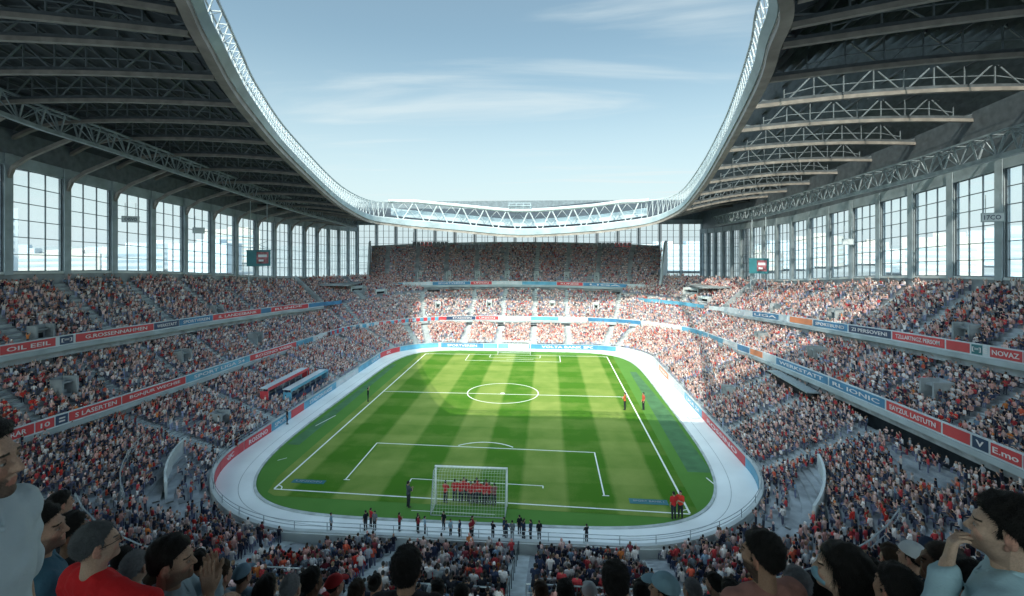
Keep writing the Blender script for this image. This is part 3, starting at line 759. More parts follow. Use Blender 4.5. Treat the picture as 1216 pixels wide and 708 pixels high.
for y in [6,14.5,21,26,31.5,37,42.6,48.2,53.8,59.4,65,70.6,76.2,81.8,88,95,103,111]:
    s_=station(y,-1); s_ is not None and girder(s_)
for y in [6,14.5,21.5,27.3,34.2,41,48,55,62,69,76,83,90,98,107]:
    s_=station(y,1); s_ is not None and girder(s_,n=10)
for i in(11.4*KR,12*KR,12.5*KR,13*KR,13.5*KR,14*KR,14.5*KR,15*KR,15.5*KR,16*KR): girder(i,n=12)
# purlins running across the girders
def purlin(v,i0,i1,w=.12,h=.22,lift=UP-.35,name='purlin',m=None):
    b=MB(); pts=[roofpt(i,v,lift) for i in range(i0,i1+1,2)]
    for a,c in zip(pts[:-1],pts[1:]): b.bar(a,c,w,h)
    b.build(name,m or M['steel_dark'],roof,fix=False)
for v in(.06,.12,.18,.24,.30,.36,.42,.48,.54,.60,.66,.72,.78,.84,.9,.95): purlin(v,2*KR,16*KR,.1,.18)
for v in(.3,.5,.7,.9): purlin(v,16*KR,25*KR)
# under-roof lattice truss along each side
def long_truss(X,zpts,y0,y1,name='longitudinal_truss',hgt=1.8,X1=None):
    b=MB(); n=int((y1-y0)/1.7); lo=[];hi=[];hi2=[]
    for i in range(n+1):
        y=y0+(y1-y0)*i/n; z=interp(y,zpts); lo.append((X,y,z)); hi.append((X-.55,y,z+hgt)); hi2.append((X+.55,y,z+hgt))
    for P,w,mi in((lo,.34,0),(hi,.14,1),(hi2,.14,1)):
        for a,c in zip(P[:-1],P[1:]): b.bar(a,c,w*1.25,w,mi)
    for i in range(n):
        for H in(hi,hi2):
            b.bar(lo[i],H[i],.11,mi=1)
            b.bar(lo[i],H[i+1],.07,mi=1) if i%2 else b.bar(lo[i+1],H[i],.07,mi=1)
        b.bar(hi[i],hi2[i],.06,mi=1); b.bar(hi[i],hi2[i+1],.05,mi=1)
    b.build(name,[M['truss_grey'],M['truss_grey']],roof,fix=False)
long_truss(-45,[(0,32.2),(35,31.5),(39,30.9),(45.6,30.3),(68,27.9),(85,26.3),(108,24.6)],8,108)
long_truss(35.6,[(0,28.2),(39,27.6),(47,27.0),(61,26.3),(83,25.2),(104,24.6)],8,104)
# column brackets curving from the wall to the truss
for y in YL[1:-1:1]:
    b=MB(); z0=ztL(y-YL[0]); zt0=interp(y,[(0,32.2),(35,31.5),(45.6,30.3),(68,27.9),(85,26.3),(108,24.6),(130,24.6)])
    if y<106:
        pts=[(-51.7,y,z0-1.2),(-51.2,y,z0-.2),(-49.6,y,z0+.75),(-45.2,y,zt0-.1)]
        for a,c in zip(pts[:-1],pts[1:]): b.bar(a,c,.3,.34)
        b.build('wall_bracket',M['chord'],roof,fix=False)
for y in YR[1:-1:1]:
    b=MB(); z0=ztR(y-YR[0]); zt0=interp(y,[(0,28.2),(39,27.6),(47,27.0),(61,26.3),(83,25.2),(104,24.6),(130,24.6)])
    if y<20:
        pts=[(39.8,y,z0-1.2),(39.4,y,z0-.2),(38.2,y,z0+.6),(35.9,y,zt0-.1)]
        for a,c in zip(pts[:-1],pts[1:]): b.bar(a,c,.3,.34)
        b.build('wall_bracket',M['chord'],roof,fix=False)
# ring beam, blue edge band, lattice
cen=np.array((-6.,60.,0.))
def inward(i):
    a,c=RIN[(i-1)%NR],RIN[(i+1)%NR]; d=c-a; n=np.array((d[1],-d[0],0.)); n/=np.linalg.norm(n)
    m=cen-RIN[i]; m[2]=0
    return n if n@m>0 else -n
INW=[inward(i) for i in range(NR)]
CT=[i/KR for i in range(NR)]
HT=[(0,2.2),(4,2.0),(6,2.0),(7,2.5),(9,3.2),(10,3.8),(11,4.6),(12,5.1),(14,5.0),(16,5.2),(17,4.4),(18,3.4),(20,2.8),(21,2.4),(22,2.0),(27,2.4)]
IT=[(0,1.0),(5,1.0),(6,.8),(7,.45),(9,.3),(20,.3),(21,.4),(22,.8),(27,1.0)]
b=MB(); P=[tuple(p) for p in RIN]; Nn=[(-n[0],-n[1]) for n in INW]
b.sweep(P,[(-.34,-.30),(.30,-.24),(.30,.26),(-.34,.30)],Nn,closed=True); b.build('edge_beam',M['beam_brown'],roof)
def off(i,inn,up): p=RIN[i]; q=INW[i]; return (p[0]+q[0]*inn,p[1]+q[1]*inn,p[2]+up)
b=MB(); v=[]
for i in range(NR):
    h=interp(CT[i],HT); n_=interp(CT[i],IT); bh=h*.22
    v+= [off(i,.36,.22),off(i,.30+n_*.55,.22+bh)]
b.add(v,[(2*i,2*i+1,2*((i+1)%NR)+1,2*((i+1)%NR)) for i in range(NR)]); o=b.build('edge_band',M['ring_blue'],roof); o.modifiers.new('t','SOLIDIFY').thickness=.12
b=MB(); b.sweep([off(i,.18+interp(CT[i],IT)*.55,.25+(interp(CT[i],HT)*.22)) for i in range(NR)],[(-.12,-.1),(.12,-.1),(.12,.1),(-.12,.1)],Nn,closed=True); b.build('band_rail',M['ring_white'],roof)
topc=[off(i,.18+interp(CT[i],IT),interp(CT[i],HT)) for i in range(NR)]
low_c=[off(i,.18+interp(CT[i],IT)*.55,.25+(interp(CT[i],HT)*.22)) for i in range(NR)]
def sub(seq,i): 
    i0=int(i)%NR; f=i-int(i); return tuple(np.array(seq[i0])*(1-f)+np.array(seq[(i0+1)%NR])*f)
b=MB()
for i in range(0,NR):
    for e in(0,.5):
        q0=np.array(sub([off(j,.18,.24) for j in(int(i),(int(i)+1)%NR)],e)) if False else np.array(off(i,.10,.24))
        q1=np.array(low_c[i]); b.bar(q0+np.array((INW[i][0],INW[i][1],0))*.2,q1+np.array((INW[i][0],INW[i][1],0))*.12,.07,.1)
        break
b.build('band_rib',M['ring_white'],roof,fix=False)
# side lattice
b=MB(); i=16.6*KR; L_=[]
while i<(27+10.9)*KR:
    L_.append(i); p=np.array(sub(topc,i)); q=np.array(sub(topc,i+.5)); i+=.5*1.05/max(.05,np.linalg.norm(q-p))
back=lambda i:tuple(np.array(sub(topc,i))-np.array((*INW[int(i)%NR][:2],0))*.7)
for a,c in zip(L_[:-1],L_[1:]):
    b.bar(sub(topc,a),sub(topc,c),.14,.14); b.bar(back(a),back(c),.1,.1)
    b.bar(sub(low_c,a),sub(topc,a),.07,.07); b.bar(sub(topc,a),back(a),.06,.06); b.bar(sub(low_c,a),back(a),.06,.06)
    b.bar(sub(low_c,a),sub(topc,c),.05,.05)
b.build('edge_lattice',M['ring_white'],roof,fix=False)
# far end truss: a big tube on diagonals
rg=np.arange(10.8*KR,16.9*KR,.5)
tp=[np.array(sub(topc,i))+np.array((0,0,.0)) for i in rg]
b=MB(); b.tube([tuple(p) for p in tp],.36,12); b.build('top_tube',M['ring_white'],roof,smooth=True,fix=False)
b=MB(); L_=[]; i=10.9*KR
while i<16.8*KR:
    L_.append(i); p=np.array(sub(topc,i)); q=np.array(sub(topc,i+.25)); i+=.25*2.2/max(.05,np.linalg.norm(q-p))
for k in range(len(L_)-1):
    lo_=[np.array(sub([off(j,.05,.5) for j in range(NR)],L_[k+e])) for e in(0,1)]
    a=sub(topc,L_[k]) ; c=lo_[1]
    if k%2==0: b.tube([sub(topc,L_[k]),tuple(lo_[1]+np.array((0,-.25,0)))],.12,6)
    else: b.tube([tuple(lo_[0]+np.array((0,-.25,0))),sub(topc,L_[k+1])],.12,6)
    a=np.array(sub(topc,L_[k])); bk=a+np.array((0,1.6,-.2)); c2=np.array(sub(topc,L_[k+1]))+np.array((0,1.6,-.2))
    b.bar(bk,c2,.12,.12); b.bar(a,bk,.08,.08); b.bar(bk if k%2 else c2,(lo_[0] if not k%2 else lo_[1])+np.array((0,.8,1.6)),.09,.09)
b.build('far_truss',M['ring_white'],roof,fix=False)
b=MB(); v=[]; 
idx=list(range(11*KR,int(16.9*KR)))
for i in idx: v+=[off(i,-1.3,1.9),off(i,-1.5,3.4)]
b.add(v,[(2*i,2*i+1,2*i+3,2*i+2) for i in range(len(idx)-1)]); o=b.build('clerestory_band',M['ring_blue'],roof); o.modifiers.new('t','SOLIDIFY').thickness=.1
child_fix(roof)
# maintenance platform on the truss
pl=empty('maintenance_platform',(-5.5,93.7,27.4),label='small flat platform standing on the middle of the far truss',cat='platform')
b=MB(); b.box((0,0,.75),(4.6,1.6,.12)); b.build('deck',M['column'],pl)
b=MB()
for sx in(-2.1,-.7,.7,2.1):
    for sy in(-.7,.7): b.bar((sx,sy,-.2),(sx,sy,.7),.08); b.bar((sx,sy,.8),(sx,sy,1.35),.05)
for sy in(-.7,.7): b.bar((-2.1,sy,1.35),(2.1,sy,1.35),.05)
b.build('frame',M['column'],pl)
# hanging speaker / lamp clusters beneath the far roof
def cluster(x,y,z,n,lab,rp):
    r=empty('speaker_cluster',(x,y,z),label=lab,cat='loudspeaker',group='loudspeaker rows hung beneath the far roof')
    b=MB(); b.bar((-n*.45,0,.7),(n*.45,0,.7),.12); 
    for sx in(-n*.4,0,n*.4): b.bar((sx,0,.7),(sx,0,2.6),.06)
    b.build('hanger',M['steel'],r)
    for k in range(n):
        b=MB(); xx=(k-(n-1)/2)*.85; b.box((xx,0,.15),(.62,.5,.8)); b.box((xx,-.28,.15),(.5,.06,.66),mi=1); b.box((xx,0,-.35),(.5,.4,.14),mi=1)
        b.build('speaker',[M['redpaint'] if rp[0]<=k<rp[1] else M['black'],M['black']],r)
cluster(-24.5,98,20.6,9,'left hung row of black and red loudspeakers beneath the far roof',(2,5))
cluster(-15.8,98,20.0,7,'left hung row of all dark loudspeakers nearer the middle of the far roof',(9,9))
cluster(13.5,98,20.4,8,'right hung row of dark and red loudspeakers beneath the far roof',(4,8))
# scoreboards and hanging signs
def scoreboard(x,y,z,rz,w,h,lab):
    r=empty('scoreboard',(x,y,z),rz,label=lab,cat='scoreboard')
    b=MB(); b.box((0,0,0),(w,.9,h)); b.box((0,-.46,h/2-.1),(w+.1,.08,.2)); b.build('housing',M['teal'],r)
    b=MB(); b.box((w*.16,-.48,.05),(w*.5,.05,h*.72)); s_=b.build('screen',mat('screen_red',(.30,.10,.12),.2,nscale=1.3,namp=.7),r)
    b=MB(); b.box((w*.16,-.515,.35),(w*.36,.02,.4)); b.box((w*.10,-.515,-.4),(w*.2,.02,.3)); b.build('score_digits',M['pale'],s_)
    b=MB()
    for sx in(-w*.35,w*.35): b.bar((sx,.1,h/2),(sx,.1,h/2+8),.12); b.bar((sx,.1,h/2+.3),(-sx,.1,h/2+1.4),.07)
    for sx in(-w*.42,w*.42): b.bar((sx,.2,-h/2),(sx,.2,-h/2-3.4),.1)
    b.build('hanger',M['column'],r)
scoreboard(-46.5,73.5,18.4,.55,3.4,2.6,'teal box scoreboard with red screen hung by the left windows')
scoreboard(36.3,85,16.9,-.45,3.0,2.6,'teal box scoreboard hung by the right windows')
def sign(x,y,z,rz,w,h,txt,lab):
    r=empty('hanging_sign',(x,y,z),rz,label=lab,cat='sign')
    b=MB(); b.box((0,0,0),(w,.18,h)); b.build('frame',M['column'],r); b=MB(); b.box((0,-.1,0),(w-.14,.04,h-.14)); p=b.build('face',M['pale'],r)
    if txt: text_mesh(txt,h*.5,w*.7,'lettering',p,M['navy'],(0,-.125,0),(1,0,0),(0,0,1))
    b=MB()
    for sx in(-w*.3,w*.3): b.bar((sx,0,h/2),(sx,0,h/2+1.6),.05)
    b.bar((0,.1,0),(0,.9,0),.08); b.build('bracket',M['column'],r)
sign(-50.2,53.8,23.6,.9,1.7,.75,'OISVO','white sign reading OISVO on the second left window column from the front')
sign(-50.4,65.3,22.6,.9,1.5,.85,'','small blank pale sign on a left window column')
sign(38.6,44.4,22.9,-.8,1.5,.8,'17CO','white sign reading 17CO on a right window column')
sign(38.6,64.4,20.9,-.8,1.3,.8,'','small blank pale sign on a right window column')
# ---------------------------------------------------------------- structures amid the lower crowd
def canopy(x,y,z,rz,L_,cols,lab,name='press_canopy'):
    r=empty(name,(x,y,z),rz,label=lab,cat='canopy',group=None)
    b=MB(); b.box((0,0,.9),(L_,1.1,.08)); b.build('roof_panel',M['pale'],r)
    b=MB(); b.box((0,-.58,.82),(L_+.05,.07,.34)); f=b.build('front_band',M[cols],r)
    for k in range(7): 
        sx=-L_/2+.2+(L_-.4)*k/6
        for sy in(-.48,.48): b=MB(); b.bar((sx,sy,-.9),(sx,sy,.86),.07); b.build('post',M['rail'],r)
    b=MB(); b.box((0,-.5,-.45),(L_,.06,.6)); b.box((0,.25,-.4),(L_,.4,.08)); b.build('counter',M['navy'],r)
    for sx in(-1,1):
        b=MB(); b.box((sx*(L_/2+.05),-.1,.1),(.08,1.0,1.0)); b.build('end_panel',M['red'] if cols=='red' else M['cyan'],r)
    BLOCKB.append((x,y,rz,L_,1.0))
BLOCKB=[]
canopy(-33.4,58.5,2.65,PI/2,9.5,'red','long white roofed press box with a red front band in the left lower stand')
canopy(-31.7,60.5,1.95,PI/2,9.5,'cyan','long press box with a pale blue front band just above the left track boards')
def blockb(x,y):
    for bx_,by_,rz,L_,W in BLOCKB:
        dx,dy=x-bx_,y-by_; c,s=math.cos(rz),math.sin(rz); a=dx*c+dy*s; q=-dx*s+dy*c
        if abs(a)<L_/2+.2 and abs(q)<W/2+.1: return True
    return False
r=empty('rolled_awning',(26.6,54,5.0),label='dark rolled awning slung beneath the first ribbon of the right stand',cat='awning')
b=MB(); b.tube([(0,-4.2,.3),(0,0,0),(0,4.2,-.1)],.45,12); b.build('roll',M['black'],r,smooth=True)
b=MB(); b.box((-.1,0,.7),(1.3,8.6,.12)); b.build('cover',M['rail'],r)
b=MB(); [b.bar((0,k,.2),(.8,k,1.3),.08) for k in(-4,-2,0,2,4)]; b.build('bracket',M['rail_dark'],r)
# ---------------------------------------------------------------- crowd
nskip=None
def skip_corner(t,w): 
    s=t%LOW.total
    # the cross aisles and flat landings of the near corners
    if (19<s<27.5 and 2.6<w<4.2) or (172<s<181 and 2.8<w<4.6): return True
    if (20<s<27 and w<2.6) or (173<s<180 and w<2.9): return random.random()<.5
    return False
def noise2(x,y,s=.12): return noise.noise(Vector((x*s,y*s,3.7)))
seats(T_side,0,None,[a for a in AIS_LOW if sA<a<sB],skip=lambda t,w:skip_corner(t,w))
seats(T_n1,0,None,(4.3,12.6),.65,dx=.45,skip=skip_corner)
seats(T_n2,0,None,(187.2,195.5),.8,dx=.45,skip=skip_corner)
seats(midT,0,13,AIS_MID,.5)
for T,r in cor: seats(T,0,None,((T.t0+T.t1)/2,),.6,occ=.93)
seats(upL,0,None,AIS_UL,.7); seats(upR,0,None,AIS_UR,.7)
seats(topT,0,None,AIS_TOP,.5,occ=.97)
CR=[q for q in CROWD_ROWS if not blockb(q[0],q[1])]
def pieces():
    "low people, returned as list of (verts, faces, roles)"
    def prism(rings,role,n):
        v=[];f=[]
        for (cx,cy,z,rx,ry) in rings:
            for k in range(n): a=2*PI*k/n+PI/n; v.append((cx+rx*math.cos(a),cy+ry*math.sin(a),z))
        for i in range(len(rings)-1):
            for k in range(n): f.append((i*n+k,i*n+(k+1)%n,(i+1)*n+(k+1)%n,(i+1)*n+k))
        f.append(tuple((len(rings)-1)*n+k for k in range(n)))
        return v,f,[role]*len(v)
    def limb(a,b_,r0,r1,role,n=4):
        a=Vector(a);b_=Vector(b_); d=(b_-a).normalized(); u=Vector((0,0,1)) if abs(d.z)<.9 else Vector((0,1,0))
        x=d.cross(u).normalized(); y=x.cross(d); v=[]
        for p,r_ in((a,r0),(b_,r1)):
            for k in range(n): t=2*PI*k/n; v.append(tuple(p+r_*(math.cos(t)*x+math.sin(t)*y)))
        return v,[(k,(k+1)%n,n+(k+1)%n,n+k) for k in range(n)]+[tuple(range(n,2*n))],[role]*len(v)
    def man(seat,arms,n=6,detail=True):
        out=[]; h0=.45 if seat else .92; y0=0
        out.append(prism([(0,-.02,h0-.06,.15,.11),(0,-.02,h0+.18,.15,.11),(0,0,h0+.42,.20,.12),(0,0,h0+.52,.12,.09)],1,n))
        out.append(prism([(0,.02,h0+.50,.05,.05),(0,.035,h0+.58,.075,.085),(0,.03,h0+.68,.082,.095),(0,.03,h0+.74,.05,.06)],0,n))
        out.append(prism([(0,-.01,h0+.60,.085,.085),(0,-.0,h0+.69,.095,.105),(0,.0,h0+.775,.06,.07)],3,n))
        if seat:
            for s in(-1,1): out.append(limb((s*.09,-.02,h0),(s*.1,.42,h0+.02),.08,.065,2)); detail and out.append(limb((s*.1,.42,h0),(s*.1,.44,.05),.06,.05,2))
        else:
            for s in(-1,1): out.append(limb((s*.09,0,h0),(s*.11,0,.03),.085,.055,2))
        for s in(-1,1):
            S=(s*.2,0,h0+.45)
            if arms=='up': out.append(limb(S,(s*.27,.08,h0+.68),.05,.045,1)); out.append(limb((s*.27,.08,h0+.68),(s*.24,.12,h0+.95),.042,.03,0))
            elif arms=='clap': out.append(limb(S,(s*.25,.1,h0+.2),.05,.045,1)); out.append(limb((s*.25,.1,h0+.2),(s*.03,.32,h0+.42),.04,.035,0))
            else: out.append(limb(S,(s*.25,.02,h0+.18),.052,.045,1)); out.append(limb((s*.25,.02,h0+.18),(s*.14,.24,h0+.06),.04,.033,0))
        V=[];F=[];Rl=[]
        for v,f,r_ in out:
            o=len(V); V+=v; F+=[tuple(o+i for i in q) for q in f]; Rl+=r_
        return np.array(V,float),F,np.array(Rl)
    return dict(near=[man(1,'lap'),man(1,'clap'),man(0,'lap'),man(0,'clap'),man(1,'lap'),man(1,'lap'),man(1,'clap')],
                far=[man(1,'lap',4,False),man(1,'clap',4,False),man(0,'lap',4,False),man(1,'lap',4,False),man(0,'up',4,False)])
TP=pieces()
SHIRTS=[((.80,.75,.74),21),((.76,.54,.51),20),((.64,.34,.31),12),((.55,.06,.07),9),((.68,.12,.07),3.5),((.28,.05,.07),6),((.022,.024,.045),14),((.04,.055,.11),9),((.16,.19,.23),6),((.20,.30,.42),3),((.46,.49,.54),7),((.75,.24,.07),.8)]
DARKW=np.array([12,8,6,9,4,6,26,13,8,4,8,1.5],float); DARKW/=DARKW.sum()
PALEW=np.array([28,36,20,8,2.5,4,3,3,3,1,6,.7],float); PALEW/=PALEW.sum()  # far mix made paler to carry sunlit brightness in the clothes
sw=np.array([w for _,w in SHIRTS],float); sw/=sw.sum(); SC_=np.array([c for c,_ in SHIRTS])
SKIN=np.array([(.60,.40,.31),(.50,.31,.23),(.66,.46,.37),(.22,.12,.08),(.33,.19,.13)])
HAIR=np.array([(.012,.010,.010),(.03,.02,.015),(.07,.045,.03),(.2,.14,.09),(.22,.22,.22),(.012,.012,.014)])
def crowd_mesh(P,name,red_spots):
    groups={}
    VV=[];FV=[];FL=[];CC=[]; base=0
    for key,tps in TP.items():
        pass
    arr=[]
    for x,y,z,a in P:
        d=math.hypot(x,y); key='near' if d<55 else 'far'; k=random.randrange(len(TP[key])); arr.append((key,k,x,y,z,a))
    loops=[];starts=[];tot=[]; vo=0; lo=0
    for key in TP:
        for k,(V,F,Rl) in enumerate(TP[key]):
            sub_=[q for q in arr if q[0]==key and q[1]==k]
            if not sub_: continue
            n=len(sub_); xyz=np.array([q[2:5] for q in sub_]); an=np.array([q[5] for q in sub_])-PI/2+RNG.normal(0,.28,n)
            sc=RNG.normal(1.0,.06,n)*np.interp(np.hypot(xyz[:,0],xyz[:,1]),[24,44],[.93,.68]); xyz[:,:2]+=RNG.normal(0,.05,(n,2))
            ca,sa=np.cos(an),np.sin(an); lean=RNG.normal(0,.05,n)
            W=np.repeat(V[None],n,0)*sc[:,None,None]
            W[:,:,0]+=W[:,:,2]*lean[:,None]
            X=W[:,:,0]*ca[:,None]-W[:,:,1]*sa[:,None]+xyz[:,0:1]; Y=W[:,:,0]*sa[:,None]+W[:,:,1]*ca[:,None]+xyz[:,1:2]; Z=W[:,:,2]+xyz[:,2:3]
            VV.append(np.stack([X,Y,Z],2).reshape(-1,3))
            si=RNG.choice(len(SC_),n,p=sw); dk=(np.hypot(xyz[:,0],xyz[:,1])<RNG.uniform(20,46,n)); si[dk]=RNG.choice(len(SC_),dk.sum(),p=DARKW); pk=(np.hypot(xyz[:,0],xyz[:,1])>RNG.uniform(46,74,n)); si[pk]=RNG.choice(len(SC_),pk.sum(),p=PALEW); cs=SC_[si]*RNG.uniform(.75,1.2,(n,1))  # near rows darker, far rows paler: light levels put into the clothes
            # clusters of red shirts
            cl=np.array([noise.noise(Vector((q[2]*.33,q[3]*.33,q[4]*.5))) for q in sub_]); m_=(cl>.50)&~pk&(RNG.random(n)<.75); cs[m_]=np.array((.62,.05,.04))*RNG.uniform(.8,1.15,(m_.sum(),1))
            cp=np.stack([SKIN[RNG.integers(0,5,n)],cs,np.repeat(np.array([[.05,.055,.085]]),n,0)*RNG.uniform(.4,4,(n,1)),HAIR[RNG.integers(0,6,n)]],1)
            cp[pk,2]=cp[pk,2]*2+.06; cp[pk,3]=cp[pk,3]*1.2+.05; hat=RNG.random(n)<np.where(pk,.3,.2); cp[hat,3]=SC_[RNG.choice(len(SC_),hat.sum(),p=PALEW)]  # far trousers and hair lightened too, in place of sunlight
            bare=RNG.random(n)<.05; cp[bare,3]=cp[bare,0]
            CC.append(cp[:,Rl].reshape(-1,3))
            fl=np.concatenate([np.array(f) for f in F]); ft=np.array([len(f) for f in F])
            L2=(fl[None]+(np.arange(n)*len(V))[:,None]+vo).reshape(-1); loops.append(L2)
            tot.append(np.tile(ft,n)); vo+=n*len(V)
    V=np.concatenate(VV); Lp=np.concatenate(loops).astype(np.int32); T=np.concatenate(tot).astype(np.int32); st=np.concatenate([[0],np.cumsum(T)[:-1]]).astype(np.int32)
    me=bpy.data.meshes.new(name); me.vertices.add(len(V)); me.vertices.foreach_set('co',V.astype(np.float32).ravel())
    me.loops.add(len(Lp)); me.loops.foreach_set('vertex_index',Lp); me.polygons.add(len(T)); me.polygons.foreach_set('loop_start',st); me.polygons.foreach_set('loop_total',T)
    at=me.color_attributes.new('Col','FLOAT_COLOR','POINT'); c=np.concatenate(CC); c=np.concatenate([c,np.ones((len(c),1))],1); at.data.foreach_set('color',c.astype(np.float32).ravel())
    me.update(calc_edges=True); me.polygons.foreach_set('use_smooth',np.zeros(len(T),bool)); return me
M['crowd']=vcol_mat('crowd_clothes_and_skin',.85)
# in view (with a margin for a step aside)
def vis(q,m=520):
    X,Y,d=px_of(q[0],q[1],q[2]+1); return d>1 and -m<X<1216+m and Y<900
CR=[q for q in CR if vis(q)]
def inframe(q):
    X,Y,d=px_of(q[0],q[1],q[2]+1.1); return 2<X<1214 and 0<Y<706
near_q=sorted([q for q in CR if inframe(q)],key=lambda q:q[0]**2+q[1]**2+(q[2]-20.5)**2)
NIND=215
IND=near_q[:NIND]; ids=set(map(id,IND)); REST=[q for q in CR if id(q) not in ids]
print('crowd',len(CR),'ind',len(IND))
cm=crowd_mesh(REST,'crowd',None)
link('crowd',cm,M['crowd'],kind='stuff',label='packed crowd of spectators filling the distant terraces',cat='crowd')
# ---------------------------------------------------------------- people: signed distance bodies meshed with surface nets
FAR_=9.
def rc(P,a,b,r0,r1):
    a=np.array(a,np.float32);b=np.array(b,np.float32); ba=b-a; L2=float(ba@ba)+1e-9
    t=np.clip(((P-a)@ba)/L2,0,1); return np.linalg.norm(P-a-t[...,None]*ba,axis=-1)-(r0+(r1-r0)*t)
def el(P,c,r,rot=None):
    q=P-np.array(c,np.float32)
    if rot is not None: q=q@np.array(rot,np.float32)
    r=np.array(r,np.float32); k0=np.linalg.norm(q/r,axis=-1); k1=np.linalg.norm(q/(r*r),axis=-1)+1e-6
    return k0*(k0-1)/k1
def smin(a,b,k):
    h=np.clip(.5+.5*(b-a)/k,0,1); return b*(1-h)+a*h-k*h*(1-h)
def bounds(p,pad):
    if p[0]=='rc': pts=np.array([p[1],p[2]]); r=max(p[3],p[4])
    else: pts=np.array([p[1]]); r=max(p[2])
    return pts.min(0)-r-pad, pts.max(0)+r+pad
def field(prims,o,h,n,k,inflate=0.):
    F=np.full(n,FAR_,np.float32)
    for p in prims:
        kk=p[-1]['k'] if isinstance(p[-1],dict) and 'k' in p[-1] else k
        lo,hi=bounds(p,.06+inflate)
        i0=np.maximum(np.floor((lo-o)/h).astype(int),0); i1=np.minimum(np.ceil((hi-o)/h).astype(int)+1,n)
        if (i1<=i0).any(): continue
        ax=[o[d]+h*np.arange(i0[d],i1[d],dtype=np.float32) for d in range(3)]
        G=np.stack(np.meshgrid(*ax,indexing='ij'),-1).astype(np.float32)
        D=(rc(G,*p[1:5]) if p[0]=='rc' else el(G,p[1],p[2],p[3] if len(p)>3 and not isinstance(p[3],dict) else None))-inflate
        s=F[i0[0]:i1[0],i0[1]:i1[1],i0[2]:i1[2]]
        if isinstance(p[-1],dict) and p[-1].get('cut'): s[...]=-smin(-s,D,kk)
        else: s[...]=smin(s,D,kk)
    return F
def surfnet(F,o,h):
    n=F.shape; S=F<0
    c=[S[i:n[0]-1+i,j:n[1]-1+j,k:n[2]-1+k] for i in(0,1) for j in(0,1) for k in(0,1)]
    cnt=sum(q.astype(np.int8) for q in c); act=(cnt>0)&(cnt<8); idx=-np.ones(act.shape,int); ii=np.argwhere(act); idx[act]=np.arange(len(ii))
    acc=np.zeros((len(ii),3)); num=np.zeros(len(ii))
    cor_=[(i,j,k) for i in(0,1) for j in(0,1) for k in(0,1)]
    for a in range(8):
        for b_ in range(a+1,8):
            ca,cb=np.array(cor_[a]),np.array(cor_[b_])
            if abs(ca-cb).sum()!=1: continue
            fa=F[tuple((ii+ca).T)]; fb=F[tuple((ii+cb).T)]; m=(fa<0)!=(fb<0); t=np.where(m,fa/(fa-fb+1e-12),0)
            acc[m]+=(ca+(cb-ca)*t[:,None])[m]; num[m]+=1
    V=(ii+acc/num[:,None])*h+o
    Q=[]
    for d in range(3):
        s0=[slice(None)]*3; s1=[slice(None)]*3; s0[d]=slice(0,-1); s1[d]=slice(1,None)
        A=S[tuple(s0)];B=S[tuple(s1)]; e=np.argwhere(A!=B); u,v=[(1,2),(2,0),(0,1)][d]
        ok=(e[:,u]>0)&(e[:,v]>0)&(e[:,u]<n[u]-1)&(e[:,v]<n[v]-1); e=e[ok]
        du=np.zeros(3,int);du[u]=1; dv=np.zeros(3,int); dv[v]=1
        q=np.stack([idx[tuple((e-du-dv).T)],idx[tuple((e-dv).T)],idx[tuple(e.T)],idx[tuple((e-du).T)]],1)
        fl=~A[tuple(e.T)]; q[fl]=q[fl][:,::-1]; Q.append(q)
    return V,np.concatenate(Q)
def sdf_mesh(prims,h,k=.02,inflate=0.,clip=None,noise_amp=0,lo=None,hi=None,taper=0):
    B=[bounds(p,.03+inflate+taper) for p in prims if not(isinstance(p[-1],dict) and p[-1].get('cut'))]
    o=np.min([b[0] for b in B],0)-2*h; e=np.max([b[1] for b in B],0)+2*h
    if lo is not None: o=np.maximum(o,lo)
    if hi is not None: e=np.minimum(e,hi)
    n=np.ceil((e-o)/h).astype(int)+1
    F=field(prims,o.astype(np.float32),h,n,k,inflate)
    if clip or noise_amp:
        ax=[o[d]+h*np.arange(n[d]) for d in range(3)]; X,Y,Z=np.meshgrid(*ax,indexing='ij')
        if noise_amp: 
            F=F+(noise_amp*2.2*np.sin(Z*34+X*13+2*np.sin(Y*17+X*9))*np.sin(X*23-Z*15+np.sin(Z*21)) if inflate>.012 and noise_amp<.0025 else 0)+noise_amp*(np.sin(X*61+Z*37+np.sin(Y*43))*np.sin(Y*57-Z*29+np.sin(X*31))+.6*np.sin(Z*83+X*19+2*np.sin(Y*71)))
        if clip:
            cv=clip(X,Y,Z)
            if taper: F=F-taper*np.clip(.22+(-cv)/.035,.22,1)
            F=np.maximum(F,cv)
    F[0]=F[-1]=FAR_; F[:,0]=F[:,-1]=FAR_; F[:,:,0]=F[:,:,-1]=FAR_
    return surfnet(F,o,h)
def to_mesh(name,parts):
    V=[];F=[];o=0
    for v,q in parts: V.append(v); F.append(q+o); o+=len(v)
    V=np.concatenate(V);F=np.concatenate(F); me=bpy.data.meshes.new(name)
    me.vertices.add(len(V)); me.vertices.foreach_set('co',V.astype(np.float32).ravel()); me.loops.add(F.size); me.loops.foreach_set('vertex_index',F.astype(np.int32).ravel())
    me.polygons.add(len(F)); me.polygons.foreach_set('loop_start',np.arange(0,F.size,4,dtype=np.int32)); me.polygons.foreach_set('loop_total',np.full(len(F),4,np.int32))
    me.update(calc_edges=True); me.polygons.foreach_set('use_smooth',np.ones(len(F),bool)); return me,V
def rotm(rx=0,ry=0,rz=0):
    return np.array((Matrix.Rotation(rz,3,'Z')@Matrix.Rotation(ry,3,'Y')@Matrix.Rotation(rx,3,'X')))
HC=np.array((0,.0,1.50)) # head pivot at the neck
